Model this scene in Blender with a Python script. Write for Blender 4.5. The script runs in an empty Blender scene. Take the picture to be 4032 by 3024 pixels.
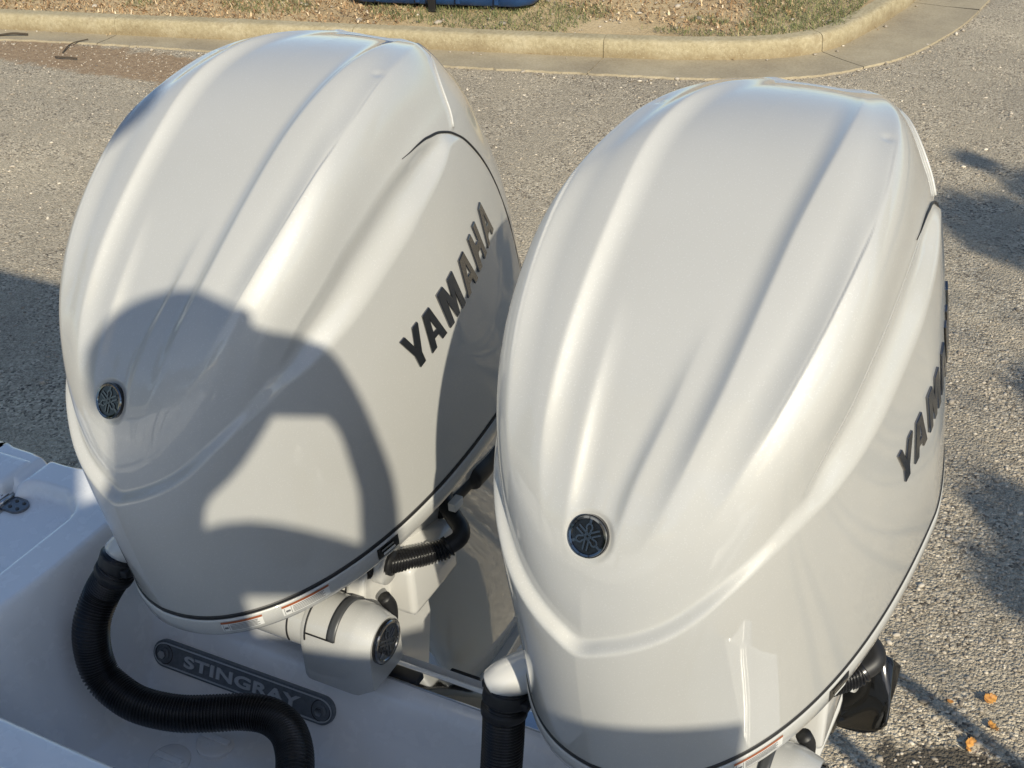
import bpy, bmesh, math, random
import numpy as np
from mathutils import Vector, Matrix
from mathutils.geometry import tessellate_polygon
random.seed(7); rng = np.random.default_rng(7)
scene = bpy.context.scene
COL = scene.collection
GZ = 2.75                                   # camera height above the ground

# ------------------------------------------------------------------ camera
cam_d = bpy.data.cameras.new('camera'); cam = bpy.data.objects.new('camera', cam_d); COL.objects.link(cam)
cam_d.sensor_width = 36.0; cam_d.lens = 36.0 * 4800.0 / 4032.0
cam_d.clip_start = 0.05; cam_d.clip_end = 600
RX = Vector((0.89079112, 0.45249935, -0.04165943)); RD = Vector((0.20871741, -0.48886294, -0.84702424)); RF = Vector((-0.40364367, 0.74582663, -0.52991926))
cam.matrix_world = Matrix(((RX.x, -RD.x, -RF.x, 0), (RX.y, -RD.y, -RF.y, 0), (RX.z, -RD.z, -RF.z, GZ), (0, 0, 0, 1)))
scene.camera = cam
# ------------------------------------------------------------------ world, sun, exposure
SUN_EL, SUN_AZ = math.radians(33), math.radians(44)
SUN = Vector((math.sin(SUN_AZ) * math.cos(SUN_EL), -math.cos(SUN_AZ) * math.cos(SUN_EL), math.sin(SUN_EL)))
world = bpy.data.worlds.new('World'); scene.world = world; world.use_nodes = True
wn = world.node_tree.nodes; wl = world.node_tree.links
bg = wn.get('Background') or wn.new('ShaderNodeBackground')
sky = wn.new('ShaderNodeTexSky'); sky.sky_type = 'NISHITA'; sky.sun_disc = False
sky.sun_elevation = SUN_EL; sky.sun_rotation = math.atan2(SUN.x, SUN.y); sky.air_density = 1.0; sky.dust_density = 0.6; sky.ozone_density = 2.2
wl.new(sky.outputs[0], bg.inputs['Color']); bg.inputs['Strength'].default_value = 0.122
sun_d = bpy.data.lights.new('sun', 'SUN'); sun_d.energy = 4.6; sun_d.angle = math.radians(0.6); sun_d.color = (1.0, 0.92, 0.745)
sun_o = bpy.data.objects.new('sun', sun_d); COL.objects.link(sun_o)
sun_o.rotation_euler = SUN.to_track_quat('Z', 'Y').to_euler(); sun_o.location = (6, -6, 12)
vs = scene.view_settings; vs.view_transform = 'Standard'; vs.look = 'None'; vs.gamma = 1.0; vs.use_curve_mapping = False; vs.exposure = 0.2
scene.render.engine = 'CYCLES'

# ------------------------------------------------------------------ material helpers
def mat(name, color=(.5, .5, .5), rough=.5, metal=0., coat=0., coat_rough=.03, spec=.5):
    m = bpy.data.materials.new(name); m.use_nodes = True
    b = m.node_tree.nodes['Principled BSDF']
    b.inputs['Base Color'].default_value = (*color, 1); b.inputs['Roughness'].default_value = rough; b.inputs['Metallic'].default_value = metal
    b.inputs['Coat Weight'].default_value = coat; b.inputs['Coat Roughness'].default_value = coat_rough; b.inputs['Specular IOR Level'].default_value = spec
    return m
class NT:
    def __init__(s, m): s.m = m; s.n = m.node_tree.nodes; s.l = m.node_tree.links; s.b = s.n['Principled BSDF']
    def new(s, t, **kw):
        n = s.n.new(t)
        for k, v in kw.items(): setattr(n, k, v)
        return n
    def coord(s, kind='Object'): return s.new('ShaderNodeTexCoord').outputs[kind]
    def noise(s, vec, scale, detail=4, rough=.55):
        n = s.new('ShaderNodeTexNoise'); n.inputs['Scale'].default_value = scale; n.inputs['Detail'].default_value = detail; n.inputs['Roughness'].default_value = rough
        s.l.new(vec, n.inputs['Vector']); return n.outputs['Fac']
    def vor(s, vec, scale, feature='F1', out='Distance'):
        n = s.new('ShaderNodeTexVoronoi', feature=feature); n.inputs['Scale'].default_value = scale; s.l.new(vec, n.inputs['Vector']); return n.outputs[out]
    def ramp(s, fac, stops):
        n = s.new('ShaderNodeValToRGB'); e = n.color_ramp.elements
        while len(e) < len(stops): e.new(.5)
        for i, (p, c) in enumerate(stops): e[i].position = p; e[i].color = (*c, 1) if len(c) == 3 else c
        s.l.new(fac, n.inputs['Fac']); return n.outputs['Color']
    def mix(s, fac, a, b, mode='MIX'):
        n = s.new('ShaderNodeMix', data_type='RGBA', blend_type=mode)
        for sock, v in ((n.inputs['Factor'], fac), (n.inputs[6], a), (n.inputs[7], b)):
            if hasattr(v, 'is_linked'): s.l.new(v, sock)
            else: sock.default_value = v if isinstance(v, (int, float)) else (*v, 1)
        return n.outputs[2]
    def math(s, op, a, b=0.):
        n = s.new('ShaderNodeMath', operation=op)
        for i, v in enumerate((a, b)):
            if hasattr(v, 'is_linked'): s.l.new(v, n.inputs[i])
            else: n.inputs[i].default_value = v
        return n.outputs[0]
    def sep(s, v):
        n = s.new('ShaderNodeSeparateXYZ'); s.l.new(v, n.inputs[0]); return n.outputs
    def bump(s, h, strength, dist):
        n = s.new('ShaderNodeBump'); n.inputs['Strength'].default_value = strength; n.inputs['Distance'].default_value = dist
        s.l.new(h, n.inputs['Height']); s.l.new(n.outputs['Normal'], s.b.inputs['Normal']); return n
    def base(s, c): s.l.new(c, s.b.inputs['Base Color'])
    def rough(s, c): s.l.new(c, s.b.inputs['Roughness'])

# pearl white engine paint
M_PAINT = mat('pearl_white_paint', (.56, .55, .52), .5, .1, 1.0, .025, .4); t = NT(M_PAINT)
co = t.coord(); fl = t.vor(co, 900., out='Color'); flv = t.new('ShaderNodeSeparateColor'); t.l.new(fl, flv.inputs[0])
spk = t.math('GREATER_THAN', flv.outputs[0], .945)
dn = t.noise(co, 7., 3); tint = t.ramp(dn, [(.3, (.452, .450, .430)), (.7, (.466, .464, .446))])
t.base(t.mix(t.math('MULTIPLY', spk, .12), tint, (.95, .95, .93)))
mm = t.math('ADD', t.math('MULTIPLY', spk, .15), .10); t.l.new(mm, t.b.inputs['Metallic'])
M_PAINT2 = mat('white_leg_paint', (.56, .555, .535), .3, .0, 1.0, .04)
M_LEG = mat('glossy_leg_paint', (.50, .50, .485), .12, .0, 1.0, .01)
M_GEL = mat('white_gelcoat', (.82, .825, .83), .22, 0, .6, .06); t = NT(M_GEL); co = t.coord()
t.base(t.ramp(t.noise(co, 5., 5), [(.3, (.79, .795, .80)), (.7, (.85, .855, .86))])); t.rough(t.ramp(t.noise(co, 30., 4), [(.35, (.16,) * 3), (.7, (.34,) * 3)])); t.bump(t.noise(co, 220., 3), .06, .002)
M_BLACK = mat('black_rubber', (.012, .012, .013), .5)
M_CORR = mat('black_corrugated_plastic', (.010, .010, .011), .27, spec=.45)
M_GLOSSBLACK = mat('gloss_black', (.006, .006, .006), .10, 0, .6, .03, .35)
M_DKGREY = mat('dark_grey_plastic', (.05, .052, .055), .4)
M_CHROME = mat('chrome', (.55, .56, .57), .07, 1.0)
M_DKCHROME = mat('dark_chrome', (.24, .24, .245), .10, 1.0)
M_RINGCHROME = mat('ring_chrome', (.22, .225, .23), .08, 1.0)
M_FORK = mat('fork_chrome', (.20, .20, .205), .2, 1.0)
M_STEEL = mat('stainless_steel', (.55, .55, .55), .22, 1.0)
M_PLATE = mat('slate_plate', (.085, .098, .115), .42, .3); t = NT(M_PLATE); t.base(t.ramp(t.noise(t.coord(), 120., 3), [(.3, (.12, .135, .155)), (.7, (.17, .19, .21))]))
M_PLATELET = mat('plate_letter', (.50, .53, .56), .38, .3)
M_LABELW = mat('label_white', (.62, .62, .60), .45); M_LABELR = mat('label_band', (.30, .085, .03), .45); M_INK = mat('label_ink', (.13, .13, .14), .5)
M_SKIN = mat('skin', (.42, .25, .17), .5); M_SHIRT = mat('navy_shirt', (.03, .05, .11), .85); M_CAP = mat('cap_cloth', (.05, .05, .055), .85)
M_BLUE = mat('blue_container_paint', (.012, .045, .135), .38); t = NT(M_BLUE); t.base(t.ramp(t.noise(t.coord(), 6., 6), [(.35, (.009, .034, .105)), (.7, (.02, .065, .17))]))
M_WOOD = mat('bark', (.10, .075, .05), .9); M_LEAFG = mat('tree_leaf', (.05, .085, .022), .6); M_CUSH = mat('seat_vinyl', (.55, .54, .50), .5)

# ground of weathered chip-seal gravel
M_GROUND = mat('chipseal_gravel', (.25, .23, .2), .9); t = NT(M_GROUND); co = t.coord()
c1 = t.vor(co, 95., out='Color'); sc1 = t.new('ShaderNodeSeparateColor'); t.l.new(c1, sc1.inputs[0])
stone = t.ramp(sc1.outputs[0], [(0., (.075, .062, .05)), (.17, (.26, .222, .172)), (.55, (.46, .40, .315)), (.88, (.56, .49, .39)), (1., (.74, .66, .54))])
c2 = t.vor(co, 210., out='Color'); sc2 = t.new('ShaderNodeSeparateColor'); t.l.new(c2, sc2.inputs[0])
grit = t.ramp(sc2.outputs[1], [(0., (.20, .172, .132)), (.5, (.42, .365, .285)), (1., (.58, .51, .41))])
fines = t.ramp(t.noise(co, 3.2, 6, .62), [(.42, (0, 0, 0)), (.62, (1, 1, 1))])
col = t.mix(t.math('MULTIPLY', fines, .8), stone, grit)
big = t.ramp(t.noise(co, .7, 5), [(.3, (.80, .79, .76)), (.7, (1.18, 1.15, 1.05))]); col = t.mix(1., col, big, 'MULTIPLY')
xyz = t.sep(co)
def blob(t, xyz, x, y, rx, ry, wob):
    dx = t.math('DIVIDE', t.math('SUBTRACT', xyz[0], x), rx); dy = t.math('DIVIDE', t.math('SUBTRACT', xyz[1], y), ry)
    d = t.math('SQRT', t.math('ADD', t.math('MULTIPLY', dx, dx), t.math('MULTIPLY', dy, dy)))
    return t.math('ADD', d, t.math('MULTIPLY', t.math('SUBTRACT', wob, .5), 1.3))
wob = t.noise(co, 7., 5)
oil = blob(t, xyz, .02, 2.50, .30, .155, wob); oilm = t.ramp(oil, [(.85, (1, 1, 1)), (1.0, (0, 0, 0))])
col = t.mix(t.math('MULTIPLY', oilm, .88), col, (.035, .028, .02))
dirt = blob(t, xyz, -6.9, 6.83, 2.4, .33, wob); dirtm = t.ramp(dirt, [(.75, (1, 1, 1)), (1.1, (0, 0, 0))])
dirtc = t.ramp(t.noise(co, 22., 6), [(.3, (.22, .135, .07)), (.7, (.42, .29, .17))])
col = t.mix(t.math('MULTIPLY', dirtm, .85), col, dirtc)
t.base(col)
d1 = t.vor(co, 95.); d2 = t.vor(co, 210.); hh = t.math('ADD', t.math('MULTIPLY', d1, -1.), t.math('MULTIPLY', d2, -.45)); hh = t.math('ADD', hh, t.math('MULTIPLY', t.noise(co, 40., 3), .4))
t.bump(hh, .9, .010)
M_STONE = mat('loose_stone', (.3, .28, .25), .85); t = NT(M_STONE)
at = t.new('ShaderNodeAttribute', attribute_name='tone'); t.base(t.ramp(at.outputs['Fac'], [(0., (.12, .10, .08)), (.25, (.29, .25, .20)), (.75, (.45, .39, .31)), (1., (.66, .59, .48))]))
# concrete
M_CONC = mat('kerb_concrete', (.42, .36, .25), .9); t = NT(M_CONC); co = t.coord('Generated'); co = t.new('ShaderNodeNewGeometry').outputs['Position']
n1 = t.noise(co, 3., 7, .62); n2 = t.noise(co, 34., 5, .7)
cc = t.ramp(n1, [(.3, (.26, .205, .11)), (.5, (.38, .315, .185)), (.72, (.47, .405, .27))]); cc = t.mix(.45, cc, t.ramp(n2, [(.3, (.20, .16, .09)), (.65, (.50, .44, .30))]))
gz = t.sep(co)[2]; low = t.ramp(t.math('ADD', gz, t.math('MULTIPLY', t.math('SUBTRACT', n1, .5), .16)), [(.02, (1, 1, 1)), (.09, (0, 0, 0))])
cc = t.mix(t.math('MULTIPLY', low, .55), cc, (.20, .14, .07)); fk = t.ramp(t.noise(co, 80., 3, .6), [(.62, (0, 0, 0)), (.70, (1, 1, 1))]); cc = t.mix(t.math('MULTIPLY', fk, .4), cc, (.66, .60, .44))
st = t.ramp(t.noise(co, 6., 6, .7), [(.56, (0, 0, 0)), (.68, (1, 1, 1))]); cc = t.mix(t.math('MULTIPLY', st, .5), cc, (.22, .165, .085)); t.base(cc); t.bump(n2, .6, .012)
M_GUT = mat('gutter_concrete', (.36, .32, .25), .9); t = NT(M_GUT); co = t.new('ShaderNodeNewGeometry').outputs['Position']
n1 = t.noise(co, 2.2, 7, .62); n2 = t.noise(co, 60., 4, .7)
cc = t.ramp(n1, [(.3, (.25, .20, .125)), (.6, (.38, .315, .20)), (.8, (.45, .385, .26))]); cc = t.mix(.3, cc, t.ramp(n2, [(.3, (.2, .17, .12)), (.7, (.5, .45, .36))])); t.base(cc); t.bump(n2, .4, .006)
# soil
M_SOIL = mat('dry_soil', (.3, .22, .12), .95); t = NT(M_SOIL); co = t.coord(); n1 = t.noise(co, 1.5, 6, .6); n2 = t.noise(co, 45., 6, .7)
cc = t.ramp(n1, [(.3, (.36, .245, .125)), (.5, (.56, .415, .22)), (.7, (.68, .53, .31))]); cc = t.mix(.5, cc, t.ramp(n2, [(.3, (.28, .185, .09)), (.7, (.72, .57, .34))])); t.base(cc); t.bump(n2, .8, .02)
def tone_mat(name, stops, rough=.8):
    m = mat(name, (.2, .2, .1), rough); t = NT(m); a = t.new('ShaderNodeAttribute', attribute_name='tone'); t.base(t.ramp(a.outputs['Fac'], stops)); return m
M_GRASS = tone_mat('grass_blade', [(0., (.06, .075, .028)), (.5, (.14, .16, .06)), (.85, (.27, .26, .10)), (1., (.5, .42, .2))])
M_LITTER = tone_mat('leaf_litter', [(0., (.12, .07, .035)), (.4, (.34, .21, .105)), (.8, (.56, .41, .23)), (1., (.74, .62, .44))])
M_ORANGE = mat('orange_leaf', (.50, .22, .035), .6); t = NT(M_ORANGE); t.base(t.ramp(t.noise(t.coord(), 60., 4), [(.35, (.26, .10, .025)), (.6, (.55, .27, .06))]))
M_TWIG = mat('twig', (.06, .045, .03), .9)

# ------------------------------------------------------------------ object helpers
def link(name, me, m=None, parent=None, smooth=True, angle=None):
    if m: me.materials.append(m)
    o = bpy.data.objects.new(name, me); COL.objects.link(o)
    if parent: o.parent = parent
    if smooth and len(me.polygons): me.polygons.foreach_set('use_smooth', [True] * len(me.polygons))
    if angle is not None and len(me.polygons):
        me.set_sharp_from_angle(angle=math.radians(angle))
    return o
def tag(o, label=None, cat=None, group=None, kind=None):
    if label: o['label'] = label
    if cat: o['category'] = cat
    if group: o['group'] = group
    if kind: o['kind'] = kind
    return o
def empty(name, loc, rz=0.):
    o = bpy.data.objects.new(name, None); COL.objects.link(o); o.location = loc; o.rotation_euler = (0, 0, rz); o.empty_display_size = .1; return o
def me_from(verts, faces):
    me = bpy.data.meshes.new('m'); me.from_pydata([tuple(v) for v in verts], [], [tuple(f) for f in faces]); me.update(); return me
def grid_faces(n, m, closed=False):
    i, j = np.meshgrid(np.arange(n - 1), np.arange(m if closed else m - 1), indexing='ij'); k = (j + 1) % m
    return np.stack([i * m + j, i * m + k, (i + 1) * m + k, (i + 1) * m + j], -1).reshape(-1, 4)
def me_grid(P, closed=False, cap0=False, cap1=False, flip=False):
    n, m = P.shape[:2]; F = grid_faces(n, m, closed); F = F[:, ::-1] if flip else F
    F = [tuple(int(q) for q in f) for f in F]
    if cap0: F.append(tuple(range(m)) if flip else tuple(range(m - 1, -1, -1)))
    if cap1: F.append(tuple((n - 1) * m + q for q in (range(m - 1, -1, -1) if flip else range(m))))
    return me_from(P.reshape(-1, 3), F)
def catmull(pts, k=10):
    P = np.array(pts, float); P = np.vstack([2 * P[0] - P[1], P, 2 * P[-1] - P[-2]]); out = []
    for i in range(1, len(P) - 2):
        t = np.linspace(0, 1, k, endpoint=False)[:, None]; a, b, c, d = P[i - 1:i + 3]
        out.append(.5 * ((2 * b) + (c - a) * t + (2 * a - 5 * b + 4 * c - d) * t ** 2 + (3 * b - a - 3 * c + d) * t ** 3))
    out.append(P[-2][None]); return np.vstack(out)
def resample(P, step):
    d = np.r_[0, np.cumsum(np.linalg.norm(np.diff(P, axis=0), axis=1))]; n = max(2, int(round(d[-1] / step)) + 1); s = np.linspace(0, d[-1], n)
    return np.stack([np.interp(s, d, P[:, i]) for i in range(3)], 1), s
def tube_mesh(P, rad, seg=20, caps=True):
    P = np.array(P, float); n = len(P); rad = np.broadcast_to(np.array(rad, float), (n,)); T = np.gradient(P, axis=0); T /= np.linalg.norm(T, axis=1)[:, None] + 1e-12
    N = np.cross(T[0], [0, 0, 1.]); N = N if np.linalg.norm(N) > 1e-3 else np.cross(T[0], [1., 0, 0]); N /= np.linalg.norm(N); ring = []
    a = np.linspace(0, 2 * np.pi, seg, endpoint=False)
    for i in range(n):
        N = N - (N @ T[i]) * T[i]; N /= np.linalg.norm(N); B = np.cross(T[i], N)
        ring.append(P[i] + rad[i] * (np.cos(a)[:, None] * N + np.sin(a)[:, None] * B))
    return me_grid(np.array(ring), True, caps, caps)
def box_mesh(lo, hi, bev=.004, seg=3):
    bm = bmesh.new(); bmesh.ops.create_cube(bm, size=1.)
    lo, hi = Vector(lo), Vector(hi)
    for v in bm.verts: v.co = Vector([lo[i] + (v.co[i] + .5) * (hi[i] - lo[i]) for i in range(3)])
    if bev: bmesh.ops.bevel(bm, geom=bm.edges[:], offset=bev, segments=seg, affect='EDGES', profile=.6)
    me = bpy.data.meshes.new('m'); bm.to_mesh(me); bm.free(); return me
def prism_mesh(polys, origin, ex, ey, ez, h, bevel=0.):
    """extrude 2-D polygons (outer + holes) lying in ex,ey by h along ez"""
    tris = tessellate_polygon([[Vector((x, y, 0)) for x, y in p] for p in polys]); flat = [q for p in polys for q in p]; n = len(flat)
    o, ex, ey, ez = (np.array(v, float) for v in (origin, ex, ey, ez)); V = []
    for z in (0, h): V += [o + ex * x + ey * y + ez * z for x, y in flat]
    F = [tuple(c + n for c in f) for f in tris] + [tuple(reversed(f)) for f in tris]; k = 0
    for p in polys:
        m = len(p)
        for i in range(m): F.append((k + i, k + (i + 1) % m, k + (i + 1) % m + n, k + i + n))
        k += m
    me = me_from(V, F); bm = bmesh.new(); bm.from_mesh(me); bmesh.ops.recalc_face_normals(bm, faces=bm.faces[:]); bm.to_mesh(me); bm.free(); return me
def stadium(hl, r, k=14):
    a = np.linspace(-np.pi / 2, np.pi / 2, k); return [(hl + r * math.cos(q), r * math.sin(q)) for q in a] + [(-hl - r * math.cos(q), -r * math.sin(q)) for q in a]
def circle(r, k=40): return [(r * math.cos(q), r * math.sin(q)) for q in np.linspace(0, 2 * np.pi, k, endpoint=False)]
def copy_tree(o, parent=None):
    c = o.copy(); COL.objects.link(c); c.parent = parent
    for ch in list(o.children): copy_tree(ch, c)
    return c

sm = lambda x: np.clip(x, 0, 1) ** 2 * (3 - 2 * np.clip(x, 0, 1))
# ================================================================== THE SETTING
g = 160.
ground = tag(link('ground', me_from([(-g, -g, 0), (g, -g, 0), (g, g, 0), (-g, g, 0)], [(0, 1, 2, 3)]), M_GROUND), kind='structure')
KB = [(-60., -2.2), (-30., 3.2), (-14., 6.2), (-8.641, 7.19), (-7.55, 7.385), (-6.325, 7.62), (-5.3, 7.81), (-4.226, 8.01), (-3.487, 8.15), (-2.958, 8.275), (-2.45, 8.47), (-2.178, 8.66), (-1.99, 8.93), (-1.89, 9.3), (-1.825, 9.6), (-1.77, 9.95), (-1.72, 10.4), (-1.66, 12.), (-1.6, 16.), (-1.5, 60.)]
GB = [(-60., -2.6), (-30., 2.8), (-14., 5.82), (-8.424, 6.97), (-7.355, 7.17), (-6.632, 7.27), (-5.4, 7.45), (-4.495, 7.585), (-3.7, 7.73), (-3.308, 7.80), (-2.827, 7.895), (-2.45, 8.00), (-2.1, 8.17), (-1.87, 8.34), (-1.68, 8.58), (-1.5, 8.87), (-1.35, 9.35), (-1.22, 10.1), (-1.12, 12.), (-1.05, 16.), (-.95, 60.)]
def dense(p):
    P = catmull([(x, y, 0) for x, y in p], 12); return resample(P, .06)[0]
kb, gb = dense(KB), dense(GB)
def offset(P, d):
    T = np.gradient(P, axis=0); T /= np.linalg.norm(T, axis=1)[:, None]; return P + d * np.stack([-T[:, 1], T[:, 0], 0 * T[:, 0]], 1)
kerb = tag(empty('kerb', (0, 0, 0)), kind='structure'); gutter = tag(empty('gutter', (0, 0, 0)), kind='structure')
joints = [(-30., 3.2), (-14., 6.2), (-11.6, 6.65), (-9.6, 7.02), (-7.55, 7.385), (-5.45, 7.78), (-3.487, 8.15), (-2.08, 8.79), (-1.73, 10.3), (-1.68, 12.3), (-1.6, 16.), (-1.52, 40.)]
ji = [int(np.argmin((kb[:, 0] - x) ** 2 + (kb[:, 1] - y) ** 2)) for x, y in joints]
prof = [(0., -.02), (.004, .10), (.012, .125), (.03, .139), (.055, .143), (.13, .146), (.14, .10), (.14, -.02)]
for a, b in zip(ji[:-1], ji[1:]):
    seg = kb[a:b + 1].copy(); T = seg[1] - seg[0]; T /= np.linalg.norm(T); seg[0] += T * .003; T = seg[-1] - seg[-2]; T /= np.linalg.norm(T); seg[-1] -= T * .003
    if len(seg) > 160: seg = seg[::8]
    rows = np.array([offset(seg, d) + [0, 0, z] for d, z in prof]).transpose(1, 0, 2)
    rows[:, :5, 1] += rng.normal(0, .0018, (len(seg), 1)); rows[:, 2:6, 2] += rng.normal(0, .0012, (len(seg), 1))
    link('kerb_block', me_grid(rows, False, True, True), M_CONC, kerb, True, 40)
    # matching gutter slab: from kerb foot to gutter edge
    ga = int(np.argmin(((gb - seg[0]) ** 2).sum(1))); gbi = int(np.argmin(((gb - seg[-1]) ** 2).sum(1)))
    ge = gb[ga:gbi + 1]
    if len(ge) < 3: continue
    s1 = np.linspace(0, 1, 60); ki = np.array([np.interp(s1 * (len(seg) - 1), np.arange(len(seg)), seg[:, i]) for i in range(3)]).T; gi = np.array([np.interp(s1 * (len(ge) - 1), np.arange(len(ge)), ge[:, i]) for i in range(3)]).T
    gi[0] += (gi[1] - gi[0]) * .12; gi[-1] += (gi[-2] - gi[-1]) * .12
    jit = rng.normal(0, .006, (60, 1))
    rows = np.stack([ki + [0, .02, .012], ki + [0, 0, .012], .5 * ki + .5 * gi + [0, 0, .010], gi + np.hstack([0 * jit, jit, 0 * jit]) + [0, 0, .014], gi + np.hstack([0 * jit, jit - .01, 0 * jit]) + [0, 0, -.02]], 1)
    link('gutter_slab', me_grid(rows), M_GUT, gutter, True, 40)
# soil verge behind the kerb
back = offset(kb, .135); m = (back[:, 0] > -40) & (back[:, 1] < 50); back = back[m][::3]
rows = []
for p in back:
    far = np.array([-60., 90., 0]); ts = np.r_[np.linspace(0, .06, 26), np.linspace(.08, 1, 10)]
    rows.append([p + (far - p) * q + [0, 0, .128 + .35 * q + .010 * math.sin(p[0] * 5 + q * 400) * (q > .0005)] for q in ts])
verge = tag(link('soil_verge', me_grid(np.array(rows)), M_SOIL), kind='structure')

# ---- small stuff on the ground
def attr_tone(me, vals):
    a = me.attributes.new('tone', 'FLOAT', 'FACE'); a.data.foreach_set('value', np.asarray(vals, np.float32))
ICO = None
def ico():
    global ICO
    if ICO is None:
        bm = bmesh.new(); bmesh.ops.create_icosphere(bm, subdivisions=1, radius=1.); ICO = (np.array([v.co[:] for v in bm.verts]), np.array([[v.index for v in f.verts] for f in bm.faces])); bm.free()
    return ICO
def scatter_stones(name, xy, size, m, z=0.):
    V0, F0 = ico(); n = len(xy); ang = rng.uniform(0, 2 * np.pi, n); c, s = np.cos(ang), np.sin(ang)
    sc = size[:, None] * np.stack([rng.uniform(.7, 1.5, n), rng.uniform(.6, 1.1, n), rng.uniform(.35, .75, n)], 1)
    V = V0[None] * rng.uniform(.72, 1.2, (n, len(V0), 1)) * sc[:, None]
    X = V[..., 0] * c[:, None] - V[..., 1] * s[:, None] + xy[:, :1]; Y = V[..., 0] * s[:, None] + V[..., 1] * c[:, None] + xy[:, 1:2]; Z = V[..., 2] + (sc[:, 2] * .35)[:, None] + (xy[:, 2:3] if xy.shape[1] > 2 else z)
    P = np.stack([X, Y, Z], -1).reshape(-1, 3); F = (F0[None] + (np.arange(n) * len(V0))[:, None, None]).reshape(-1, 3)
    me = bpy.data.meshes.new(name); me.vertices.add(len(P)); me.vertices.foreach_set('co', P.ravel()); me.loops.add(F.size); me.loops.foreach_set('vertex_index', F.ravel().astype(np.int32))
    me.polygons.add(len(F)); me.polygons.foreach_set('loop_start', np.arange(0, F.size, 3, dtype=np.int32)); me.polygons.foreach_set('loop_total', np.full(len(F), 3, np.int32)); me.update()
    attr_tone(me, np.repeat(rng.beta(1.6, 1.6, n), len(F0))); return link(name, me, m, smooth=False)
def gutter_y(x): return np.interp(x, gb[:, 0][gb[:, 0] < -1.3], gb[:, 1][gb[:, 0] < -1.3])
near = np.stack([rng.uniform(-1.4, .5, 7000), rng.uniform(2.2, 5.2, 7000)], 1)
mid = np.stack([rng.uniform(-9.5, .4, 26000), rng.uniform(3., 9.5, 26000)], 1)
pts = np.vstack([near, mid]); ok = (pts[:, 1] < gutter_y(pts[:, 0]) - .02) | (pts[:, 0] > -.95); pts = pts[ok]
pts = pts[~((pts[:, 0] < -1.3) & (pts[:, 1] < 3.0) & (pts[:, 0] > -1.4))]
tag(scatter_stones('loose_gravel', pts, np.clip(rng.lognormal(math.log(.0047), .40, len(pts)), .0025, .014), M_STONE), 'loose chips of grey and tan gravel over the yard', 'gravel', kind='stuff')
# row of grit along the gutter edge and pebbles in the gutter
k = rng.integers(0, len(gb), 2600); e = gb[k][:, :2] + rng.normal(0, 1, (2600, 2)) * [.05, .045] + [0, -.05]; sel = (e[:, 0] > -9.5) & (e[:, 1] < 11); e = e[sel]
tag(scatter_stones('gutter_grit', np.c_[e, np.full(len(e), .004)], np.clip(rng.lognormal(math.log(.009), .4, len(e)), .004, .022), M_STONE), 'line of coarse grit along the edge of the concrete gutter', 'grit', kind='stuff')
k = rng.integers(0, len(kb), 420); e = offset(kb, -.045)[k][:, :2] + rng.normal(0, .022, (420, 2)); sel = (e[:, 0] > -9.5) & (e[:, 1] < 11); e = e[sel]
tag(scatter_stones('gutter_pebbles', np.c_[e, np.full(len(e), .014)], np.clip(rng.lognormal(math.log(.009), .5, len(e)), .004, .028), M_STONE), 'pebbles lying in the gutter at the foot of the kerb', 'pebbles', kind='stuff')

def blades(name, xy, length, width, tone, m, flat=0.35, z0=.135):
    n = len(xy); a = rng.uniform(0, 2 * np.pi, n); lean = rng.uniform(.2, 1.2, n) * flat * 2; d = np.stack([np.cos(a), np.sin(a), 0 * a], 1); w = np.stack([-np.sin(a), np.cos(a), 0 * a], 1) * width[:, None]
    base = np.c_[xy, np.full(n, z0)]; L = length[:, None]; ln = np.clip(lean, 0, 1.45)[:, None]
    up = np.array([0, 0, 1.]); midp = base + L * .5 * (np.cos(ln * .6) * up + np.sin(ln * .6) * d); tip = base + L * (np.cos(ln) * up + np.sin(ln) * d)
    V = np.stack([base - w, base + w, midp + w * .8, midp - w * .8, tip], 1).reshape(-1, 3); i = np.arange(n)[:, None] * 5
    F = [tuple(f) for f in (i + [0, 1, 2, 3]).tolist()] + [tuple(f) for f in (i + [3, 2, 4]).tolist()]
    me = me_from(V, F); attr_tone(me, np.r_[tone, tone]); return link(name, me, m, smooth=False)
def verge_pts(n, x0, x1, y0, y1):
    p = np.stack([rng.uniform(x0, x1, n), rng.uniform(y0, y1, n)], 1); ky = np.interp(p[:, 0], kb[:, 0][kb[:, 0] < -1.95], kb[:, 1][kb[:, 0] < -1.95]); return p[(p[:, 1] > ky + .15) & (p[:, 0] < -1.98 - .0 * p[:, 0])]
def patchy(p, cx, cy, rx, ry):
    d = ((p[:, 0] - cx) / rx) ** 2 + ((p[:, 1] - cy) / ry) ** 2; w = np.sin(p[:, 0] * 5.1 + 1.3 * np.sin(p[:, 1] * 4)) + np.sin(p[:, 1] * 6.3 + p[:, 0] * 2.2); return p[d + .22 * w + rng.normal(0, .12, len(p)) < 1]
gp = np.vstack([patchy(verge_pts(16000, -6.2, -3.2, 7.8, 10.), -4.75, 8.55, 1.0, .55), patchy(verge_pts(14000, -3.2, -1.7, 8.2, 11.5), -2.15, 9.6, .62, 1.15), patchy(verge_pts(1500, -3.4, -2.6, 8.5, 9.2), -2.98, 8.85, .16, .10),
                patchy(verge_pts(2500, -9.8, -8.2, 7.2, 8.4), -9.15, 7.75, .5, .3), patchy(verge_pts(1200, -8., -7., 7.5, 8.2), -7.65, 7.85, .16, .14), patchy(verge_pts(2500, -7.2, -5.9, 7.7, 8.8), -6.5, 8.2, .5, .25),
                patchy(verge_pts(1500, -3.7, -2.4, 8.3, 8.75), -2.9, 8.52, .5, .07)])
tag(blades('grass', gp, rng.uniform(.025, .07, len(gp)), rng.uniform(.0016, .0034, len(gp)), rng.beta(2, 2.2, len(gp)), M_GRASS, .75), 'short patchy green grass on the verge behind the kerb', 'grass', kind='stuff')
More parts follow.
